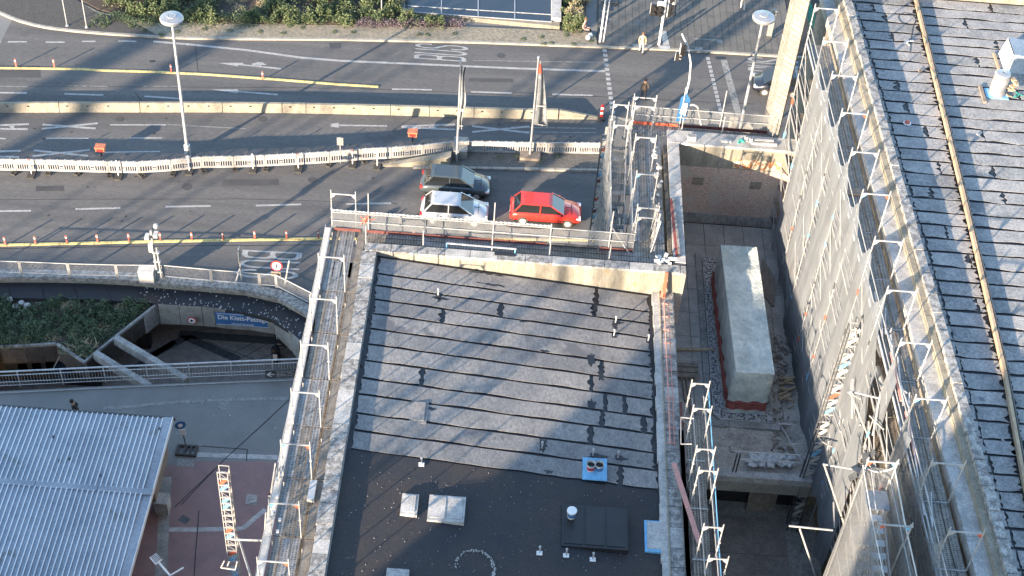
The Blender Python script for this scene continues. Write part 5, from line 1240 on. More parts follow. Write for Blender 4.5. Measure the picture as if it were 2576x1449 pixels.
for k in range(18):
    y=random.uniform(30.5,40); x=WX(y)+random.uniform(.1,.6); MB().bar((x,y,ZW+.1),(x+jit(.1),y+jit(2.6),ZW+.12+random.uniform(0,.3)),.04,.06).build('stored_rail',X['galv'],sw)
for y in (34.2,37.1): MB().bar((WX(y)+.35,y-1.2,ZW+.1),(WX(y)+.32,y+1.2,ZW+.1),.12,.05).build('pink_board',X['pink'],sw)
MB().box(WX(47)+.1,WX(47)+1.0,47.3,47.7,ZW+.01,ZW+.08).build('wood_board',X['wood_grey'],sw)
q=MB(); 
for k in range(18): p=Vector((12.95+jit(.35),32.6+jit(.5),ZW+.3+jit(.6))); q.bar(p,p+Vector((jit(.3),jit(.3),jit(.4))),.25,.03)
q.build('dark_cloth',X['steel_dark'],st)
# ================================================================ LADDER MASTS
def lattice(name,label,base,top,w,dep,step,chord_m,cols,cw=.05,axis=(1,0,0)):
    e=empty(name,base,label,'lattice mast'); b=Vector(base);t=Vector(top);ax=Vector(axis).normalized(); ay=Vector((-ax.y,ax.x,0))
    cs=[ax*(-w/2)+ay*(-dep/2),ax*(w/2)+ay*(-dep/2),ax*(w/2)+ay*(dep/2),ax*(-w/2)+ay*(dep/2)]
    for c in cs: MB().tube(b+c,t+c,cw/2,6).build('chord',chord_m,e)
    L=(t-b).length;n=int(L/step)
    for k in range(n+1):
        p=t.lerp(b,k*step/L)
        MB().bar(p+cs[0],p+cs[1],.035,.05).build('rung',X['galv_lit'],e)
        if k<60: MB().bar(p+cs[3],p+cs[2],.03).build('rung',X['galv_lit'],e)
        if k<n:
            p2=t.lerp(b,(k+1)*step/L); c=cols[k%len(cols)]
            s0,s1=(cs[0],cs[1]) if k%2 else (cs[1],cs[0])
            if c=='plain': MB().tube(p+cs[0],p2+cs[1],.016,5).build('diagonal',X['galv_lit'],e)
            else: MB().bar(p+cs[1]*.85+ay*0,p2+cs[0]*.85,.17,.012,up=ay).build('diagonal_plate',X[c],e)
            MB().tube(p+cs[2],p2+cs[1],.014,4).build('diagonal',X['galv_lit'],e)
    return e
t1=at(561,1180,12.3)
lattice('ladder_mast','upright lattice ladder mast with red and blue plates standing on the red surface, lower left',(t1.x,t1.y,0),t1,.42,.36,.42,X['galv_lit'],['plain','orange_red','blue_paint','plain','blue_paint','blue_paint','plain','plain','plain','orange_red','blue_paint','plain'])
tubeobj([at(582,1357,8.5),at(668,1360,14.5)],.045,'galv_lit','white horizontal tube tying the lower left ladder mast to the walkway'); tubeobj([at(601,1355,8.6),at(637,1470,13.5)],.05,'galv_lit','white slanting tube between the lower left ladder mast and the walkway')
p=at(560,1415,8); hk=MB().tube(at(556,1428,7.5),at(592,1433,7.5),.04,6).tube(at(556,1428,7.5),at(565,1410,8),.03,6).tube(at(592,1433,7.5),at(597,1412,8),.03,6).tube(at(572,1424,7.6),at(577,1412,7.8),.03,6); tag(hk.build('mast_bracket',X['galv_lit']),'white fork bracket on the left of the lower left ladder mast','bracket')
t2=at(1525,345,13.8)
lattice('ladder_mast','lattice ladder mast with blue, red and white plates left of the stair scaffold',(t2.x,t2.y-.0,0),t2,.42,.36,.42,X['steel_dark'],['white','toe_red','blue_paint','white','plain','blue_paint','toe_red','plain','white','orange_red'])
t3=at(2152,821,20.3)
lattice('ladder_mast','long lattice ladder mast with dark chords and coloured plates outside the white net, right',(t3.x,t3.y,7),t3,.46,.38,.46,X['steel_dark'],['white','white','plain','white','blue_paint','white','plain','white','orange_red','white','blue_paint','plain'],cw=.06)
tubeobj([at(2152,838,20),at(2168,795,20.8)],.03,'steel_dark','short dark tube sticking up from the head of the right ladder mast')
# ================================================================ STREET THINGS
UP=Vector((0,0,1))
# white plastic barrier panels
def barrier_mesh():
    q=MB(); w=1.97
    q.box(0,w,-.02,.02,.62,.98); q.box(0,w,-.02,.02,.10,.24); q.box(0,.06,-.025,.025,.10,1.0); q.box(w-.06,w,-.025,.025,.10,1.0)
    for k in range(13):
        x=.09+k*(w-.18)/12
        if k in (6,): q.box(x-.10,x+.10,-.02,.02,.24,.30); q.box(x-.10,x+.10,-.02,.02,.36,.44); q.box(x-.10,x+.10,-.02,.02,.54,.62)
        else: q.box(x-.028,x+.028,-.018,.018,.24,.62)
    q.box(0,w,-.045,.045,.96,1.0)
    for x in (.3,.8,1.3,1.75): q.box(x-.02,x+.02,-.02,.02,1.0,1.07)
    t=q.build('panel',X['barrier']); me=t.data; bpy.data.objects.remove(t)
    h=MB()
    for k in range(7): x=.16+k*.27; h.box(x-.02,x+.02,-.047,-.0205,.82,.85)
    t=h.build('holes',X['black']); hm=t.data; bpy.data.objects.remove(t)
    f=MB(); 
    for a,b,c,d in ((-.16,.16,-.42,-.34),(-.16,.16,.34,.42),(-.16,-.09,-.34,.34),(.09,.16,-.34,.34),(-.09,.09,-.22,-.12),(-.09,.09,.1,.2)): f.box(a,b,c,d,0,.11)
    t=f.build('foot',X['rubber']); fm_=t.data; bpy.data.objects.remove(t)
    return me,hm,fm_
bm,hm,ftm=barrier_mesh()
BL=[(-35,431),(43,432),(120,433),(197,435),(275,437),(350,438),(433,433),(510,425),(590,424),(668,421),(748,417),(830,412),(909,405),(985,401),(1064,395),(1142,386)]
BR=[(1150,386),(1219,386),(1299,388),(1376,389),(1454,389),(1511,390)]
n_=0
for seq in (BL,BR):
    P_=[at(x,y,0) for x,y in seq]
    for a,b in zip(P_,P_[1:]):
        rz=math.atan2(b.y-a.y,b.x-a.x); s=(b-a).length/2.0
        side='west of the flagpoles' 
        e=empty('barrier_panel',a,'white slatted plastic barrier panel, %s from the left in the line across the road'%ORD[n_],'barrier','white barrier panels along the road',rz=rz)
        for nm,me in (('panel',bm),('holes',hm),('foot',ftm)):
            o=bpy.data.objects.new(nm,me); C.objects.link(o); o.parent=e; 
            if nm!='foot': o.scale=(s,1,1)
            else: o.rotation_euler=(0,0,jit(.6)); o.location=(jit(.15),jit(.1),0)
        n_+=1
# marker posts of the barrier
k=0
for px,py,red in [(82,436,1),(300,440,0),(478,428,0),(638,423,0),(752,422,1),(888,411,1),(950,415,0)]:
    p=at(px,py,0); p.y-=.15; e=empty('marker_post',p,'white marker post at the barrier line, %s from the left'%ORD[k],'post','marker posts at the barrier'); k+=1
    MB().tube(p,p+UP*1.15,.035,6).build('post',X['signwhite'],e); MB().tube(p+UP*1.15,p+UP*1.28,.05,6).build('head',X['delin'] if red else X['signwhite'],e)
    MB().box(p.x-.22,p.x+.22,p.y-.4,p.y+.4,0,.1).build('foot',X['rubber'],e)
for k,(px,py) in enumerate([(254,402),(1037,363)]):
    p=at(px,py,.0); p.z=.0; e=empty('orange_warning_box',Vector((p.x,p.y+.25,0)),['left one of two orange box lamps behind the white barrier','right one of two orange box lamps behind the white barrier'][k],'warning lamp')
    x,y=p.x,p.y+.25
    MB().box(x-.28,x+.28,y-.2,y+.2,.55,.85).build('body',X['orange'],e); MB().box(x-.32,x+.32,y-.24,y+.24,.85,.93).build('lid',X['orange'],e); MB().box(x-.2,x+.2,y-.22,y-.2,.6,.8).build('lens',X['signred'],e); MB().box(x-.05,x+.05,y-.05,y+.05,0,.55).build('stand',X['steel_dark'],e)
# concrete barrier segments
JB=[(-30,284),(0,284),(150,283),(353,283),(560,283),(710,284.5),(770,285.5),(982,290),(1080,293),(1192,296),(1316,299),(1404,300)]
for k,(a,b) in enumerate(zip(JB,JB[1:])):
    A=at(*a,0);B=at(*b,0); d=(B-A).normalized(); n=Vector((-d.y,d.x,0)); A2=A+d*.02;B2=B-d*.02
    q=MB(); vs=[]
    for p in (A2,B2): vs+=[p,p+n*.06+UP*.28,p+n*.17+UP*.62,p+n*.36+UP*.62,p+n*.47+UP*.28,p+n*.53]
    q.add(vs,[(0,6,7,1),(1,7,8,2),(2,8,9,3),(3,9,10,4),(4,10,11,5),(0,1,2,3,4,5),(11,10,9,8,7,6)])
    e=empty('concrete_barrier',A,'cream concrete road barrier segment, %s from the left in its row'%ORD[k],'concrete barrier','concrete barrier segments between the lanes')
    q.build('body',X['cream_concrete'],e)
    h=MB(); L=(B2-A2).length
    for j in range(max(1,int(L/1.3))): p=A2+d*(.5+j*1.3)+n*.11+UP*.46; h.box(p.x-.05,p.x+.05,p.y-.06,p.y-.02,p.z-.03,p.z+.03)
    h.build('drain_holes',X['black'],e)
A=at(1406,300,0);B=at(1503,301,0); n=Vector((0,1,0)); vs=[A,A+n*.06+UP*.28,A+n*.17+UP*.62,A+n*.36+UP*.62,A+n*.47+UP*.28,A+n*.53,B,B+n*.06+UP*.03,B+n*.17+UP*.08,B+n*.3+UP*.08,B+n*.4+UP*.03,B+n*.45]
tag(MB().add(vs,[(0,6,7,1),(1,7,8,2),(2,8,9,3),(3,9,10,4),(4,10,11,5),(0,1,2,3,4,5),(11,10,9,8,7,6)]).build('concrete_barrier',X['cream_concrete']),'tapered end piece of the cream concrete barrier row','concrete barrier','concrete barrier segments between the lanes')
A=at(960,420,0);B=at(1133,418,0); q=MB(); vs=[A,A+n*.3,A+n*.3+UP*.05,A+UP*.05,B+Vector((0,-.1,0)),B+n*.7,B+n*.6+UP*.75,B+UP*.75]
tag(q.add(vs,[(0,4,7,3),(3,7,6,2),(2,6,5,1),(4,5,6,7),(0,3,2,1)]).build('concrete_ramp_end',X['cream_concrete']),'low sloping concrete end block at the foot of the left flagpole','concrete block')
A=at(1150,388,0); MBx=MB().box(A.x-.25,A.x+.65,A.y-.6,A.y+.9,0,.75); tag(MBx.build('concrete_block',X['concrete']),'grey concrete block behind the sloping end block','concrete block')
# small red white post (traffic bollard) near barrier end
p=at(1512,298,0); e=empty('warning_beacon',p,'red and white striped warning beacon at the tapered barrier end','beacon')
for k in range(5): MB().box(p.x-.10,p.x+.10,p.y-.03,p.y+.03,.15+.2*k,.35+.2*k-.002).build('stripe',X['signred'] if k%2==0 else X['signwhite'],e)
MB().box(p.x-.25,p.x+.25,p.y-.3,p.y+.3,0,.14).build('foot',X['rubber'],e)
# yellow lane dividers
def divider(name,pts,w,label,posts,flat=.06):
    p=[at(x,y,0) for x,y in pts]; e=empty(name,p[0],label,'lane divider'); rs=resample(p,1.0)
    for a,b in zip(rs,rs[1:]):
        d=(b-a).normalized(); n=Vector((-d.y,d.x,0))*w/2; a=a+d*.01;b=b-d*.01; h=flat
        vs=[a-n,a-n*.4+UP*h,a+n*.4+UP*h,a+n,b-n,b-n*.4+UP*h,b+n*.4+UP*h,b+n]; MB().add(vs,[(0,4,5,1),(1,5,6,2),(2,6,7,3),(0,1,2,3),(7,6,5,4)]).build('kerb_element',X['yellow'],e)
    for x,y in posts:
        c=at(x,y,flat); MB().box(c.x-.05,c.x+.05,c.y-.02,c.y+.02,flat,.72).build('delineator_post',X['delin'],e); MB().box(c.x-.052,c.x+.052,c.y-.022,c.y-.0205,.5,.6).build('reflector',X['signwhite'],e)
divider('lane_divider',[(-25,171),(100,172),(215,174),(250,177),(370,180),(520,187),(700,200),(850,212),(967,219)],.26,'yellow lane divider with four red posts between the upper lanes',[(41,168),(137,169),(431,182),(661,200)])
divider('lane_divider',[(-25,617),(200,612),(400,607),(640,603),(840,600),(1100,600),(1500,604)],.26,'yellow lane divider with many red posts above the underpass railing',[(14,617),(90,615),(169,613),(246,610),(325,608),(404,606),(483,605),(562,604),(641,602),(721,601),(801,600),(880,600),(960,600),(1040,601)])
# flagpoles
def flag(px,py,label,folded,twist):
    p=at(px,py,.1); e=empty('flagpole',p,label,'flagpole'); Hh=7.75
    MB().tube(p,p+UP*Hh,.07,10,r2=.05).build('pole',X['galv_lit'],e); MB().tube(p+UP*Hh,p+UP*(Hh+.12),.075,10).build('pole_cap',X['galv'],e)
    q=MB(); nx,nz=10,20; zt=Hh-.25; zb=Hh-5.0
    for j in range(nz+1):
        t=j/nz
        for i in range(nx+1):
            s=i/nx
            if folded: x=.06+s*.28*(1-.3*math.sin(t*9)); y=.10*math.sin(s*9+t*4)
            else: x=.06+s*(.15+.85*t**.8)*(.9); y=.14*math.sin(s*8+t*3)*(0.3+t)
            z=lerp(zt,zb,t)-s*(.1 if not folded else .05)+( .18*math.sin(s*3) if not folded else 0)
            q.v.append((p.x+x,p.y-.05+y,z+.1))
    for j in range(nz):
        for i in range(nx):
            k=j*(nx+1)+i; q.f.append((k,k+1,k+nx+2,k+nx+1)); q.m.append(1 if (not folded and j in (1,2,3) and i<8) else 0)
    q.build('flag_cloth',[X['flag'],X['orange_red']],e,smooth=True)
    return e,p
X['flag']=mat('dark_flag_cloth',(.27,.29,.31),(.12,.13,.145),scale=1.4,rough=.7,bmp=.1)
e,p=flag(1148.5,406,'left flagpole with a tightly folded dark flag','1',0)
text_mesh('Stuttgart',X['signwhite'],'lettering',e,p+Vector((.10,-.2,3.0)),(1,0,0),UP,.12,.22); text_mesh('2021',X['signwhite'],'lettering',e,p+Vector((.10,-.2,4.2)),(1,0,0),UP,.2,.22)
e,p=flag(1333,394,'right flagpole with a hanging dark flag, red field and white lettering',None,0)
text_mesh('in. Stuttgart',X['signwhite'],'lettering',e,p+Vector((.10,-.22,2.78)),(1,0,-.08),UP,.14,.72); text_mesh('~~~~~~~~~',X['signwhite'],'lettering',e,p+Vector((.10,-.22,4.25)),(1,0,-.03),UP,.10,.5)
MB().box(p.x-.65,p.x+.65,p.y-.45,p.y+.45,.1,.32).build('concrete_foot',X['wood_grey'],e)
# street lamps
def lamp(px,py,Hh,label,top=None):
    p=at(px,py,0) if top is None else Vector((top[0],top[1],0))
    e=empty('street_lamp',p,label,'street lamp','tall lamps with round disc heads')
    MB().tube(p,p+UP*Hh,.11,12,r2=.075).build('mast',X['galv'],e)
    MB().lathe([(0,-.22),(.55,-.20),(.68,-.10),(.70,.04),(.65,.11),(.34,.16),(.26,.17),(.25,.19),(0,.20)],p+UP*Hh,36).build('disc_head',X['chrome'],e,smooth=False)
    MB().lathe([(.19,.20),(.26,.205),(.26,.17)],p+UP*Hh,30).build('ring',X['galv_lit'],e); MB().lathe([(0,0),(.2,0),(.2,.9),(.12,.95)],p,12).build('base_sleeve',X['galv'],e)
    return e
lamp(473.3,393,10.4,'tall street lamp with round disc head on the left behind the barrier')
tp=at(1921,44,10.75); lamp(0,0,10.75,'tall street lamp with round disc head on the right beside the pier',top=tp)
# sign backs on the right lamp
p=Vector((tp.x-.25,tp.y-.2,0)); e=empty('traffic_sign',p+UP*2,'two grey-green sign boards seen from behind on the right lamp mast','sign'); MB().box(p.x-.55,p.x-.02,p.y+.05,p.y+.12,1.8,3.2).build('board',X['signgrey'],e); MB().bar((p.x+.35,p.y,1.5),(p.x+.75,p.y-.5,3.1),.06,.6).build('board',X['signgrey'],e)
q=at(1933,95,0); e=empty('advertising_column',q,'slim dark upright panel with a long shadow on the pavement beside the lamp','panel'); MB().box(q.x-.18,q.x+.18,q.y-.1,q.y+.1,.1,2.4).build('panel',X['signgrey'],e); MB().box(q.x-.25,q.x+.25,q.y-.2,q.y+.2,.1,.2).build('foot',X['steel_dark'],e)
# small sign at barrier (rear view) x2
for px,py,l in [(857,400,'grey sign plate seen from behind, left of the right orange box by the barrier'),(1523,372,'grey sign plate seen from behind on a post beside the ladder mast')]:
    p=at(px,py+10,0); e=empty('sign_post',p,l,'sign'); MB().tube(p,p+UP*2.1,.03,6).build('post',X['galv_lit'],e); MB().box(p.x-.2,p.x+.2,p.y-.01,p.y+.03,1.45,2.05).build('plate',X['signgrey'],e)
# thin poles near upper left
for k,(px,py,h) in enumerate([(169,65,2.6),(218,69,2.6),(960,32,3),(961,45,3.2)]):
    if k==3: continue
    p=at(px,py,.12); e=empty('thin_post',p,['thin grey post on the dark cobbles at the upper left, left one','thin grey post on the dark cobbles at the upper left, right one','white pole rising from the shrubs at the top'][k],'post'); MB().tube(p,p+UP*h,.045,6).build('post',X['galv_lit'],e); MB().lathe([(0,0),(.12,0),(.12,.05),(0,.06)],p,8).build('foot',X['galv'],e)
# traffic lights
def head(e,p,face,n=3,s=.30):
    f=Vector(face).normalized(); sd_=Vector((-f.y,f.x,0)); h=s*n
    q=MB(); q.bar(p-UP*.02,p+UP*(h+.02),s,.22,up=f); q.build('signal_housing',X['black'],e)
    q=MB(); q.bar(p-UP*.02-f*.12,p+UP*(h+.02)-f*.12,s+.04,.02,up=f); q.build('white_backplate',X['signwhite'],e)
    for k in range(n): c=p+f*.12+UP*(s*(k+.5)); MB().tube(c,c+f*.16,s*.42,8).build('visor',X['black'],e)
b=at(1476,0,0)
p=at(1657.5,113,.1); e=empty('traffic_light',p,'white traffic light mast with blue round sign and several signal heads','traffic light')
MB().tube(p,p+UP*5.2,.09,10).build('mast',X['signwhite'],e)
head(e,p+Vector((-.75,-.05,2.55)),(0,-1,0),2,.42); head(e,p+Vector((-.3,-.1,2.55)),(0,-1,0),2,.42); head(e,p+Vector((.35,0,2.5)),(1,0,0)); head(e,p+Vector((.35,0,3.65)),(1,0,0)); 
c=p+Vector((-.45,-.12,4.15)); disc(c,.30,(0,-1,.25),X['signblue'],'blue_sign',e); MB().box(c.x-.13,c.x+.1,c.y-.06,c.y-.04,c.z-.15,c.z+.15).build('symbol',X['signwhite'],e); MB().box(p.x-.55,p.x+.0,p.y-.2,p.y-.1,3.45,3.8).build('white_plate',X['signwhite'],e)
pb_=at(1720,262,0); e=empty('traffic_light',pb_,'slender curved white mast with a signal head leaning over the road','traffic light')
pts=[pb_,pb_+Vector((.1,0,2)),pb_+Vector((.0,0,3.4)),pb_+Vector((-.35,.05,4.6)),pb_+Vector((-.9,.1,5.6))]; MB().path(pts,.06,8).build('mast',X['signwhite'],e)
head(e,at(1713,140,4.2),(1,0,0)); hp_=at(1703,150,3.9); head(e,hp_,(1,-.3,0),2,.26)
p=at(1509,106,.1); e=empty('white_double_post',p,'pair of tall white posts joined by clips at the pavement corner','post')
MB().tube(p,p+Vector((.05,0,4.2)),.07,8).tube(p+Vector((.25,.05,0)),p+Vector((.35,.05,4.2)),.045,8).build('posts',X['signwhite'],e); MB().bar(p+Vector((-.1,0,1.2)),p+Vector((.35,0,1.2)),.05).bar(p+Vector((-.1,0,2.6)),p+Vector((.35,0,2.6)),.05).build('clips',X['galv'],e)
p=at(1524,9,.12); e=empty('kick_scooter',p,'dark kick scooter standing on the pavement at the top','scooter')
MB().bar(p+Vector((-.1,0,.12)),p+Vector((.75,.0,.12)),.16,.06).build('deck',X['black'],e); MB().tube(p+Vector((-.1,0,.1)),p+Vector((-.25,0,1.05)),.03,6).build('stem',X['black'],e); MB().tube(p+Vector((-.25,-.22,1.05)),p+Vector((-.25,.22,1.05)),.02,6).build('handlebar',X['black'],e)
for dx in (-.15,.8): MB().tube(p+Vector((dx,-.03,.1)),p+Vector((dx,.03,.1)),.1,12).build('wheel',X['rubber'],e)
# traffic cone like sign etc near kiosk
p=at(470,1132,.1); e=empty('bus_lane_sign',p,'round blue sign on a thin post in a dark rubber foot beside the kiosk','sign')
MB().tube(p,p+Vector((-.12,0,2.1)),.03,8).build('post',X['steel_dark'],e); c=p+Vector((-.13,-.05,2.05)); disc(c,.28,(.35,-1,.1),X['signblue'],'blue_disc',e); disc(c+Vector((.0,-.03,0)),.12,(.35,-1,.1),X['signwhite'],'symbol',e); MB().box(c.x-.1,c.x+.22,c.y-.03,c.y,c.z-.75,c.z-.33).build('white_plate',X['signwhite'],e)
for a,b,c_,d in ((-.55,.55,-.35,-.25),(-.55,.55,.25,.35),(-.55,-.4,-.25,.25),(-.15,0,-.25,.25),(.4,.55,-.25,.25),(.15,.25,-.25,.25)): MB().box(p.x+a,p.x+b,p.y+c_,p.y+d,.0,.12).build('rubber_foot',X['rubber'],e)
# ================================================================ KIOSK (corrugated roof)
kz=3.1; A=at(436,1039,kz);Bq=at(390,1449,kz); ridgeY=at(400,1243,kz).y; xr=at(438,1041,kz).x; yN=at(200,1036,kz).y
kio=empty('kiosk',((xr-8),yN-6,0),'flat kiosk building with pale blue ribbed metal roof at the lower left','building')
MB().box(xr-13,xr-.95,yN-16,yN-.25,0,kz-.15).build('wall',X['signgrey'],kio)
X['ribwhite']=mat('pale_rib_aluminium',(.62,.66,.70),(.52,.56,.60),scale=.5,fine=8,grain=.08,bmp=0,rough=.5)  # rib top and one flank take this paler colour
def ribs(x0,x1,y0,y1,z0,z1,name):
    n=round((x1-x0)/.262); q=MB(); prof=[]
    for k in range(n):
        xx=x0+(x1-x0)*k/n; w=(x1-x0)/n
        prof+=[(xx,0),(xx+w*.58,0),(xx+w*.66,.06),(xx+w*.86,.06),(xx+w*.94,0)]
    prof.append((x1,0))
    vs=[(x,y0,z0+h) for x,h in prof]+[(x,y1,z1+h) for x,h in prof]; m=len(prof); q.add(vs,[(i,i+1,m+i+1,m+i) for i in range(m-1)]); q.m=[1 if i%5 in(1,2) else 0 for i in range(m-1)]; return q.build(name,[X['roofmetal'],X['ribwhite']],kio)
W=xr-.42-(xr-11.6); nS=11
for k in range(nS):
    a=xr-11.6+W*k/nS; b=a+W/nS
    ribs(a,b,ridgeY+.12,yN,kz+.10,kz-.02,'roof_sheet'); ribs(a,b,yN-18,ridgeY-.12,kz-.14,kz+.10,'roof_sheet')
MB().box(xr-.42,xr,yN-18,yN+.02,kz-.12,kz+.06).build('verge_flashing',X['roofmetal'],kio); MB().box(xr-.02,xr+.02,yN-18,yN+.04,kz-.2,kz+.10).build('verge_edge',X['signwhite'],kio)
for k in range(4): MB().box(xr-11.6+k*3.0,xr-11.6+k*3.0+2.97 if k<3 else xr-.0,ridgeY-.18,ridgeY+.18,kz+.09,kz+.15).build('ridge_flashing',X['roofmetal'],kio)
MB().box(xr-12,xr+.1,yN+.02,yN+.10,kz-.2,kz+.02).build('eaves_gutter',X['steel_dark'],kio)
MB().box(xr-.9,xr-.3,yN-3.6,yN-.6,0.9,kz-.4).build('side_window',X['wood_grey'],kio); MB().box(xr-.4,xr+.25,yN-3.7,yN-3.0,0,.9).build('step_box',X['stone_light'],kio)
for px,py in ((176,1222),(445,1210)):
    p=at(px*.75,py,kz+.1); 
q=MB()
for px,py in [(401,1079+0),(134,1100),(175,1245-90),(447/3*1.0,1160),(253,1318-120)]: p=at(px,py,kz+.05); q.box(p.x-.04,p.x+.04,p.y-.07,p.y+.07,kz-.05,kz+.13)
q.build('roof_fixing',X['steel_dark'],kio)
sc=MB()
for j in range(5):
    for k in range(22):
        x=xr-11.4+k*.51; y=yN-1.5-j*2.6; z=interp([(yN-18,kz-.14),(ridgeY,kz+.1),(yN,kz-.02)],y); sc.box(x-.012,x+.012,y-.012,y+.012,z+.04,z+.055)
s_=sc.build('roof_screws',X['steel_dark'],kio); s_['kind']='stuff'
# small floodlight mast at the bottom
p=at(428,1449,4.2); e=empty('floodlight',p-UP*2,'white floodlight arm with ribbed head at the bottom edge beside the kiosk','floodlight')
c=at(428,1448,4.5); hd=at(400,1415,4.7); MB().tube(Vector((c.x,c.y,0)),c,.06,8).build('mast',X['galv_lit'],e); MB().tube(c,hd,.05,8).build('arm',X['signwhite'],e); MB().tube(c,at(462,1428,4.6),.04,8).build('arm',X['signwhite'],e)
d=(hd-c).normalized(); MB().bar(hd,hd+d*.45,.34,.14).build('lamp_head',X['signwhite'],e)
for k in range(6): a=hd+d*(.06+.07*k); n=Vector((-d.y,d.x,0)).normalized(); MB().bar(a-n*.16+UP*.08,a+n*.16+UP*.08,.02,.03).build('cooling_rib',X['steel_dark'],e)
# ================================================================ SKYLIGHT PIT at the top
z0=.35
sk=empty('glass_roof_light',at(1200,30,0),'sunken roof light with dark glass panes and white rim among the top shrubs','roof light')
o_=[(1008,38),(1405,76),(1413,-20),(1408,-90),(1012,-90)]
fr=line([(1013,34),(1400,70),(1398,-90),(1016,-90)],z0)
MB().prism([at(1008,-90,0),at(1008,37,0),at(1407,76,0),at(1414,-90,0)],0,z0-.02).build('rim',X['parapet_white'],sk)
MB().prism([at(1386,-90,0),at(1387,62,0),at(1410,64,0),at(1411,-90,0)],z0-.02,z0+.28).build('side_rim',X['stone_light'],sk)
n=5; L0,L1=at(1018,30,z0),at(1387,56,z0); T0,T1=at(1018,-90,z0),at(1387,-90,z0)
for k in range(4):
    for j in range(3):
        def gp(u,v): return L0.lerp(L1,u).lerp(T0.lerp(T1,u),v)
        v0,v1=[(0,.12),(.12,.56),(.56,1)][j]; u0,u1=k/4+.004,(k+1)/4-.004
        if k==0 and j==0: pass
        a,b,c,d=gp(u0,v0),gp(u1,v0),gp(u1,v1-.01),gp(u0,v1-.01); MB().add([a+UP*.02,b+UP*.02,c+UP*.02,d+UP*.02],[(0,1,2,3)]).build('glass_pane',X['glass'],sk)
for k in range(5): MB().bar(L0.lerp(L1,k/4)+UP*.03,T0.lerp(T1,k/4)+UP*.03,.06).build('glazing_bar',X['galv'],sk)
for v in (.0,.12,.56): MB().bar(L0.lerp(T0,v)+UP*.035,L1.lerp(T1,v)+UP*.035,.05).build('glazing_bar',X['galv'],sk)
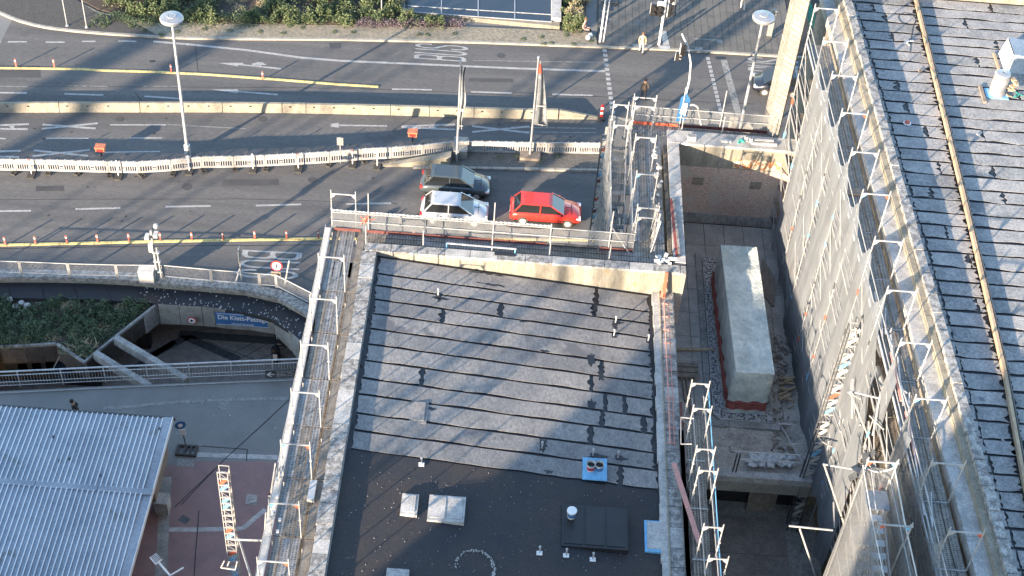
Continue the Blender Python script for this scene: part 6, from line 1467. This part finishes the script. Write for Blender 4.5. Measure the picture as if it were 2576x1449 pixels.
# ================================================================ CARS
def car(px,py,heading,paint,label,L=4.3,Wd=1.78,Hh=1.46,name='car',yoff=0,hatch_=True):
    p=at(px,py,0); e=empty(name,p,label,'car',rz=heading)
    hl=L/2;hw=Wd/2; q=MB()
    xs=[-hl,-hl+.12,-hl+.5,-.9,0,.7,1.15,hl-.55,hl-.15,hl]
    zt=[.62,.82,.90,.92,.92,.92,.90,.80,.70,.55]; wd=[.80,.92,.98,1,1,1,1,.97,.88,.74]
    sec=[]
    for x,z,w_ in zip(xs,zt,wd):
        w_*=hw; sec.append([(x,-w_*.9,.28),(x,-w_,.45),(x,-w_*.99,z-.12),(x,-w_*.88,z),(x,w_*.88,z),(x,w_*.99,z-.12),(x,w_,.45),(x,w_*.9,.28)])
    for s in sec: q.v+=s
    m=8
    for i in range(len(sec)-1):
        for j in range(m): a=i*m+j;b=i*m+(j+1)%m; q.f.append((a,b,b+m,a+m)); q.m.append(0)
    q.f.append(tuple(range(m))[::-1]); q.f.append(tuple(range((len(sec)-1)*m,len(sec)*m))); q.m+=[0,0]
    q.build('body',paint,e,local=True,smooth=True)
    rear=-hl+(.22 if hatch_ else .75)
    base=[(rear,.90),(1.15,.90)]; roof=[(rear+.45,Hh),(.25,Hh)]
    q=MB(); bw=hw*.86;rw=hw*.70
    vs=[(rear,-bw,.90),(1.15,-bw,.88),(1.15,bw,.88),(rear,bw,.90),(rear+.45,-rw,Hh),(.3,-rw,Hh),(.3,rw,Hh),(rear+.45,rw,Hh)]
    q.add(vs,[(0,1,5,4),(1,2,6,5),(2,3,7,6),(3,0,4,7)]); q.build('windows',X['glass_car'],e,local=True)
    q=MB(); vs=[(rear+.40,-rw-.02,Hh-.02),(.36,-rw-.02,Hh-.02),(.36,rw+.02,Hh-.02),(rear+.40,rw+.02,Hh-.02),(rear+.6,-rw*.9,Hh+.04),(.15,-rw*.9,Hh+.04),(.15,rw*.9,Hh+.04),(rear+.6,rw*.9,Hh+.04)]
    q.add(vs,[(4,5,6,7),(0,1,5,4),(1,2,6,5),(2,3,7,6),(3,0,4,7)]); q.build('roof',paint,e,local=True)
    q=MB()
    for s in (-1,1):
        for (xa,xb) in ((rear+.02,rear+.46),(1.13,.31)): q.bar((xa,s*bw*1.0,.91),(xb,s*(rw+.01),Hh-.01),.06)
        q.bar((-.35,s*bw*1.01,.9),(-.35,s*(rw+.02),Hh),.07)
    q.build('pillars',paint,e,local=True)
    for sx in (-1,1):
        for s in (-1,1):
            x=sx*(hl-.82); w_=MB().tube((x,s*(hw-.20),.32),(x,s*(hw-.0),.32),.32,18).build('wheel',X['rubber'],e,local=True)
            r=MB().tube((x,s*(hw-.02),.32),(x,s*(hw+.008),.32),.20,14).build('rim',X['galv_lit'],w_,local=True)
    for s in (-1,1):
        MB().box(hl-.30,hl-.04,s*hw*.72-.14,s*hw*.72+.14,.58,.70).build('headlight',X['signwhite'],e,local=True); MB().box(-hl-.01,-hl+.14,s*hw*.78-.12,s*hw*.78+.12,.62,.80).build('taillight',X['signred'],e,local=True)
        MB().box(.72,.90,s*(hw+.06)-.09,s*(hw+.06)+.09,.90,1.02).build('wing_mirror',paint,e,local=True)
    q=MB()
    for sg in (-1,1):
        for xx in (-.98,-.36,.82): q.box(xx-.012,xx+.012,sg*hw*.985-.012,sg*hw*.985+.012,.36,.86)
        q.box(-1.5,1.2,sg*hw*.99-.012,sg*hw*.99+.012,.50,.56)
        for xx in (-.85,.0): q.box(xx,xx+.16,sg*hw-.015,sg*hw+.015,.72,.75)
    q.build('trim',X['black'],e,local=True)
    MB().box(1.2,hl-.5,-.01,.01,.90,.935).box(hl-.62,hl-.60,-hw*.6,hw*.6,.80,.845).build('bonnet_seam',X['black'],e,local=True)
    MB().tube((rear+.7,0,Hh),(rear+.5,0,Hh+.28),.012,4).build('aerial',X['black'],e,local=True)
    MB().box(hl-.02,hl+.01,-.5,.5,.36,.50).build('grille',X['black'],e,local=True); MB().box(-hl-.015,-hl+.0,-.26,.26,.48,.58).build('number_plate',X['signwhite'],e,local=True)
    MB().box(-hl+.3,hl-.3,-hw*.96,hw*.96,.22,.34).build('sill',X['black'],e,local=True)
    return e
car(1146,478,-.01,carpaint('dark_car_paint',(.045,.06,.07)),'dark grey estate car driving on the middle lane, above the silver car',L=4.35,Hh=1.5)
car(1143,545,.0,carpaint('silver_car_paint',(.40,.42,.45)),'silver car driving on the near lane behind the front scaffold net',L=4.15)
car(1371,546,.0,carpaint('red_car_paint',(.55,.035,.025)),'bright red hatchback driving on the near lane behind the front scaffold net',L=4.4)
car(1955,226,math.pi-.02,carpaint('blue_black_car_paint',(.012,.016,.028)),'small black-blue car partly hidden behind the stone pier at the upper right',L=3.6,Hh=1.52)
# ================================================================ PEOPLE
def person(pos,face,label,top,legs,hair,pose='walk',hgt=1.74,lean=0.0,skin=None):
    e=empty('person',pos,label,'person',rz=face); s=hgt/1.74
    st=.20 if pose=='walk' else .06
    J={'pel':(0,0,.95),'che':(0,.02+lean*.5,1.25),'nec':(0,.03+lean,1.47),'hd0':(0,.05+lean*1.15,1.56),'hd1':(0,.07+lean*1.3,1.70),
       'hl':(-.10,0,.90),'kl':(-.11,st*.7+.05,.50),'fl':(-.11,st*.5-.05,.09),'tl':(-.11,st*.5+.16,.05),'hr':(.10,0,.90),'kr':(.11,-st*.3+.05,.50),'fr':(.11,-st*1.2,.12),'tr':(.11,-st*1.2+.18,.05),
       'sl':(-.19,.02+lean*.9,1.40),'el':(-.25,-.05+lean*.6,1.13),'wl':(-.24,.10+lean*.6,.92),'al':(-.23,.15+lean*.6,.84),'sr':(.19,.02+lean*.9,1.40),'er':(.25,-.06+lean*.6,1.13),'wr':(.23,.12+lean*.7,.95),'ar':(.22,.17+lean*.7,.88)}
    if pose=='sit':
        for k in J: 
            x,y,z=J[k]
            if k in('kl','kr'): J[k]=(x,.42,.48)
            elif k in('fl','fr'): J[k]=(x,.48,.09)
            elif k in('tl','tr'): J[k]=(x,.68,.05)
            else: J[k]=(x,y,z-.45)
    E_=[('pel','che'),('che','nec'),('nec','hd0'),('hd0','hd1'),('pel','hl'),('hl','kl'),('kl','fl'),('fl','tl'),('pel','hr'),('hr','kr'),('kr','fr'),('fr','tr'),('nec','sl'),('sl','el'),('el','wl'),('wl','al'),('nec','sr'),('sr','er'),('er','wr'),('wr','ar')]
    rad={'pel':.15,'che':.16,'nec':.065,'hd0':.085,'hd1':.095,'hl':.10,'hr':.10,'kl':.068,'kr':.068,'fl':.05,'fr':.05,'tl':.04,'tr':.04,'sl':.075,'sr':.075,'el':.052,'er':.052,'wl':.038,'wr':.038,'al':.035,'ar':.035}
    ks=list(J); me=bpy.data.meshes.new('skel'); me.from_pydata([tuple(c*s for c in J[k]) for k in ks],[(ks.index(a),ks.index(b)) for a,b in E_],[])
    o=bpy.data.objects.new('skel',me); C.objects.link(o); sk_=o.modifiers.new('s','SKIN'); 
    for i,k in enumerate(ks): me.skin_vertices[0].data[i].radius=(rad[k]*s,rad[k]*s*(.8 if k in('pel','che') else 1)); me.skin_vertices[0].data[i].use_root=(k=='pel')
    ss_=o.modifiers.new('u','SUBSURF'); ss_.levels=1; ss_.render_levels=1
    bpy.context.view_layer.update(); dg=bpy.context.evaluated_depsgraph_get(); m2=bpy.data.meshes.new_from_object(o.evaluated_get(dg)); bpy.data.objects.remove(o)
    m2.materials.clear()
    for mm in (top,legs,X['skin'],X['black']): m2.materials.append(mm)
    wz=(.95 if pose!='sit' else .5)*s
    for f in m2.polygons:
        c=f.center; f.use_smooth=True
        hz=(1.50 if pose!='sit' else 1.05)*s
        if c.z>hz: f.material_index=2
        elif abs(c.x)>.17*s and c.z<(1.0 if pose!='sit' else .5)*s and c.z>(.7 if pose!='sit' else .3)*s and c.y>.06: f.material_index=2
        elif c.z<.11*s: f.material_index=3
        elif c.z<wz: f.material_index=1
        else: f.material_index=0
    b=bpy.data.objects.new('body',m2); C.objects.link(b); b.parent=e
    hz=J['hd1']; q=MB().lathe([(0,.135),(.06,.125),(.105,.07),(.115,0),(.10,-.06)],(0,0,0),12); h=q.build('hair',hair,e,local=True,smooth=True); h.location=Vector((hz[0],hz[1]-.025,hz[2]+.0))*s; h.scale=(s,s,s)
    q=MB().add([(-.02,.09,-.02),(.02,.09,-.02),(0,.125,-.03),(0,.09,.03)],[(0,1,2),(0,2,3),(1,3,2)]); n=q.build('nose',X['skin'],e,local=True); n.location=Vector(hz)*s
    q=MB().box(-.04,-.02,.088,.097,-.0,.015).box(.02,.04,.088,.097,0,.015).box(-.025,.025,.086,.095,-.065,-.055); n=q.build('facial_features',X['black'],e,local=True); n.location=Vector(hz)*s
    return e
cl=lambda n,c:mat('cloth_'+n,c,scale=4,fine=20,grain=.2)
blackc=cl('black',(.02,.02,.022));brown=cl('brown',(.10,.075,.055));cream=cl('cream',(.45,.38,.26));grey=cl('grey',(.38,.38,.37));dkb=cl('navy',(.03,.035,.06));pale=cl('pale',(.55,.52,.48))
hd=mat('hair_dark',(.03,.02,.015));hb=mat('hair_brown',(.12,.07,.04))
pp=at(190,1036,0); pp=at(190,1016,1.5); 
person(Vector((pp.x,pp.y,0)),math.pi/2,'person in black walking left behind the ribbed kiosk roof, only head and shoulders visible',blackc,blackc,hd,lean=.10)
person(at(1612,134,.0),math.pi,'person in cream top and light trousers stepping onto the crossing below the traffic light',cream,grey,hb)
person(at(1617,253,0),0,'person in brown jacket crossing the road above the stair scaffold',brown,blackc,hd)
person(at(1692,38,.12),0.3,'person in pale clothes on the pavement right of the traffic light at the top',pale,dkb,hd)
person(at(1867,24,.12),0,'person in pale coat on the pavement at the top, left of the right lamp',pale,pale,hb)
e=person(at(1472,84,.12)+Vector((-.1,0,0)),-1.9,'person sitting on the planter edge at the pavement corner with white bags',cl('pink',(.45,.28,.25)),blackc,hb,pose='sit')
for k,(px,py) in enumerate([(1485,92),(1479,98)]):
    p=at(px,py,.14); q=MB().lathe([(0,0),(.16,.02),(.18,.15),(.10,.28),(0,.3)],p,9); tag(q.build('white_bag',X['signwhite']),['white bag beside the sitting person, farther one','white bag beside the sitting person, nearer one'][k],'bag')
# ================================================================ VEGETATION
import numpy as np
def inpoly(x,y,poly):
    c=False;n=len(poly);j=n-1
    for i in range(n):
        xi,yi=poly[i].x,poly[i].y;xj,yj=poly[j].x,poly[j].y
        if (yi>y)!=(yj>y) and x<(xj-xi)*(y-yi)/(yj-yi)+xi: c=not c
        j=i
    return c
def rnd_in(poly):
    xs=[p.x for p in poly];ys=[p.y for p in poly]
    while True:
        x=random.uniform(min(xs),max(xs));y=random.uniform(min(ys),max(ys))
        if inpoly(x,y,poly): return x,y
def leaves(name,centres,n,size,m,parent=None,flat=.6):
    "centres: list of (x,y,z,rx,rz); leaf-sized faces through the volume"
    V=[];F=[]; wsum=[c[3]**2 for c in centres]
    for k in range(n):
        c=random.choices(centres,wsum)[0] if 0 else centres[k%len(centres)]
        u=random.gauss(0,1),random.gauss(0,1),abs(random.gauss(0,1)); L=math.sqrt(sum(a*a for a in u)) or 1; r=random.uniform(.55,1.0)**.6*(1+.25*math.sin(u[0]*5)*math.cos(u[1]*4))
        px=c[0]+u[0]/L*c[3]*r; py=c[1]+u[1]/L*c[3]*r; pz=c[2]+u[2]/L*c[4]*r
        s=size*random.uniform(.6,1.4); a=Vector((random.gauss(0,1),random.gauss(0,1),random.gauss(0,flat))).normalized(); b=a.cross(Vector((random.gauss(0,1),random.gauss(0,1),random.gauss(0,1)))).normalized()
        i=len(V); o=Vector((px,py,pz)); V+= [o-a*s,o+b*s*.5,o+a*s,o-b*s*.5]; F.append((i,i+1,i+2,i+3))
    me=bpy.data.meshes.new(name); me.from_pydata([tuple(v) for v in V],[],F); me.materials.append(m); me.update()
    o=bpy.data.objects.new(name,me); C.objects.link(o); o.parent=parent
    if parent: o.location=-origin(parent)
    return o
# planted bed in the underpass
bedp=[at(-60,752,-.6),at(-60,872,-.6),at(60,868,-.6),at(138,862,-.6),at(208,906,-.6),at(240,884,-.6),at(286,845,-.6),at(352,795,-.6),at(370,770,-.6)]
cs=[]
for k in range(150):
    x,y=rnd_in(bedp); 
    if random.random()<.12 and y<at(150,850,-.6).y: continue
    r=random.uniform(.22,.55); cs.append((x,y,-.62,r,random.uniform(.25,.75)))
tag(leaves('ivy_and_shrubs',cs,26000,.06,X['leaf_dark']),kind='stuff')
gb=[(x,y,-.6,.5,.25) for x,y in [(at(px,py,-.6).x,at(px,py,-.6).y) for px,py in [(190,840),(230,845),(260,830),(60,860),(130,850),(310,775),(170,770)]]]
tag(leaves('dry_ground_plants',gb,2600,.045,X['straw']),kind='stuff')
gt=empty('pampas_grass',at(208,885,-.6),'tuft of pale dry grass in the corner of the sunken bed','grass tuft'); q=MB()
for k in range(90):
    p=at(208+random.gauss(0,14),882+random.gauss(0,9),-.6); a=random.uniform(0,6.28); L=random.uniform(.25,.6); q.bar(p,p+Vector((math.cos(a)*L,math.sin(a)*L,L*.8)),.03,.012)
q.build('blades',X['straw'],gt)
for k,(px,py) in enumerate([(25,757),(55,766),(70,772),(40,775)]):
    p=at(px,py,-.55); MB().lathe([(0,0),(.2,.03),(.17,.2),(0,.26)],p,7).build('stone_lump',X['stone_light'],bedo)
# upper bed
ub1=[at(-200,-60,.2),at(190,-10,.2),at(245,20,.2),at(330,40,.2),at(400,52,.2),at(860,58,.2),at(1005,64,.2),at(1150,66,.2),at(1150,60,.2),at(1010,40,.2),at(1006,-80,.2),at(-200,-90,.2)]
soil=MB().prism(ub1,.0,.14).build('planted_soil',X['soil']); tag(soil,kind='structure')
ub2=[at(1414,-80,.2),at(1412,66,.2),at(1462,76,.2),at(1472,60,.2),at(1480,-80,.2)]
tag(MB().prism(ub2,.0,.15).build('planted_soil',X['soil']),kind='structure')
bush=0
bare=at(590,45,.2)
spots=[]
for k in range(900):
    x,y=rnd_in(ub1)
    u=[at(560,60,.2),at(520,20,.2),at(560,-10,.2),at(680,-20,.2),at(700,20,.2),at(620,50,.2)]
    if inpoly(x,y,u) : continue
    if all((x-a)**2+(y-b)**2>(.9)**2 for a,b in spots): spots.append((x,y))
spots=[s for s in spots if s[0]>-29]
spots.sort(key=lambda s:s[1])
cs=[(x,y,.1,random.uniform(.45,.95),random.uniform(.6,1.4)) for x,y in spots]
cs2=[]
for c in cs:
    for j in range(4): cs2.append((c[0]+jit(.6),c[1]+jit(.5),.1+random.uniform(0,.5),random.uniform(.2,.45),random.uniform(.3,.8)))
tag(leaves('shrubbery',cs+cs2,70000,.075,X['leaf']),kind='stuff')
hx=[(at(px,66-abs(px-1000)*.0,.15).x+jit(.1),at(px,60+random.uniform(-6,6),.15).y,.1,.35,.45) for px in range(905,1160,7)]
tag(leaves('purple_flowering_edge',hx,6000,.05,X['heather']),kind='stuff')
hx=[(at(px,58,.15).x,at(px,random.uniform(38,60),.15).y,.1,.45,.5) for px in range(240,900,12)]
tag(leaves('low_hedge_plants',hx,9000,.05,X['leaf_dark']),kind='stuff')
cs=[]; 
for k in range(40): x,y=rnd_in(ub2); cs.append((x,y,.1,random.uniform(.3,.6),random.uniform(.5,1.3)))
tag(leaves('tall_mixed_plants',cs[:22],9000,.07,X['leaf']),kind='stuff'); tag(leaves('tall_dry_grasses',cs[22:],6000,.06,X['straw']),kind='stuff')
dr=[(at(px,py,.15).x,at(px,py,.15).y,.1,.5,.2) for px,py in [(560,40),(600,20),(640,35),(580,0),(660,10),(530,50),(620,50),(610,-5)]]
tag(leaves('dry_ground_plants',dr,5000,.05,X['straw']),kind='stuff')
w=[]
for k in range(26):
    px=random.uniform(200,1500); f=random.random(); y=lerp(interp([(0,60),(400,92),(860,97),(1500,117)],px),interp([(0,20),(400,62),(860,66),(1500,90)],px),f); p=at(px,y,.12); w.append((p.x,p.y,.12,.22,.05))
for px,py in ((1260,398),(1400,392),(1360,404),(1300,396)): p=at(px,py,.12); w.append((p.x,p.y,.12,.28,.25))
tag(leaves('weeds',w,3000,.035,X['leaf']),kind='stuff')
# ================================================================ BUILDINGS AND ADDED SHADOW MASTS OUTSIDE THE VIEW (behind and beside the camera)
def block(x0,x1,y0,y1,h,label,rot=0):
    e=empty('unseen_building',((x0+x1)/2,(y0+y1)/2,0),label,'building')
    MB().box(x0,x1,y0,y1,0,h-.6).build('wall',X['limestone'],e); MB().box(x0-.2,x1+.2,y0-.2,y1+.2,h-.6,h).build('roof',X['stone_light'],e)
    q=MB(); n=int((x1-x0)/4)
    for k in range(n):
        for z in range(2,int(h)-3,4): q.box(x0+1.2+k*4,x0+2.8+k*4,y1,y1+.05,z,z+2)
    q.build('windows',X['glass'],e)
block(-125,-30.4,-40,4.3,16,'long low limestone station building outside the view, to the left behind the camera')
block(-30,-26.5,-34,-1.9,27.6,'narrow western block added to shade the roof, outside the view behind the camera')  # unseen stepped blocks, shaped so their shadow covers the lower part of the roof
block(-26.1,-22.2,-34,-1.9,25.9,'middle stone block added to shade the roof, outside the view behind the camera')
block(-21.8,-12.9,-34,-1.9,24.4,'low eastern stone block added to shade the roof, outside the view behind the camera')
tw=empty('station_tower',(-5,-10,0),'tall square stone tower carrying the camera, outside the view','tower')
MB().box(-12.4,3,-20,-1.6,0,57).build('shaft',X['limestone'],tw); MB().box(-12.7,3.3,-20.3,-1.3,57,57.8).build('cornice',X['stone_light'],tw)
for k in range(3): MB().box(-10+k*4,-8+k*4,-1.65,-1.55,44,54).build('window',X['glass'],tw)
def mast(x,y,h,w,label,stub_arm):  # added upright out of view, throws a broad shadow band over the road
    e=empty('shadow_mast',(x,y,0),label,'shadow_mast'); MB().box(x-w/2,x+w/2,y-w/2,y+w/2,0,h).build('mast',X['yellow'],e)
    MB().bar((x,y,h-1),(x-stub_arm[0],y-stub_arm[1],h-1),.8,1.2).build('stub_arm',X['yellow'],e); MB().box(x-1,x+1,y-1,y+1,h,h+2).build('top_box',X['white'],e)
S1=at(262,150,0); S2=at(523,118,0)
u=Vector((math.cos(SAZ),math.sin(SAZ),0))
b=S1-u*105; mast(b.x,b.y,34,1.35,'added mast casting a shadow band, outside the view to the left, left one',(1.5,1.9))
b=S2-u*112; mast(b.x,b.y,33,.85,'added mast casting a shadow band, outside the view to the left, right one',(1.5,1.9))
b=at(930,518,0)-u*110; mast(b.x,b.y,32,.75,'slim mast added to cast a shadow band, outside the view behind the camera',(1.5,1.9))

for k_,(px,py,d,h,wd) in enumerate([(60,560,70,22,.16),(300,560,60,20,.14),(1180,300,80,26,.3),(640,330,75,24,.22),(1700,150,70,24,.22),(1850,240,75,26,.3),(1000,180,90,27,.22),(1290,470,60,22,.9)]):  # unseen masts put in for the shadow streaks on the road
    if k_==99: pass
    b=at(px,py,0)-u*d; e=empty('shadow_pole',(b.x,b.y,0),'%s of eight thin masts added for their shadows, outside the view to the left'%ORD[k_],'mast'); MB().tube((b.x,b.y,0),(b.x,b.y,h),wd/2,8).build('pole',X['galv'],e)

for k_,(px,py,d,h,wd) in enumerate([(1270,810,60,34,.42),(1330,850,62,34,.22),(1170,1010,58,33,.34),(1080,900,57,33,.16)]):  # further masts put in to lay diagonal shadow bands on the roof
    q_=at_roof(px,py); b=Vector((q_.x,q_.y,0))-u*d; e=empty('shadow_pole',b,'%s of four masts added outside the view so their shadows cross the felt roof'%ORD[k_],'mast'); MB().tube((b.x,b.y,0),(b.x,b.y,h),wd/2,8).build('pole',X['galv'],e)
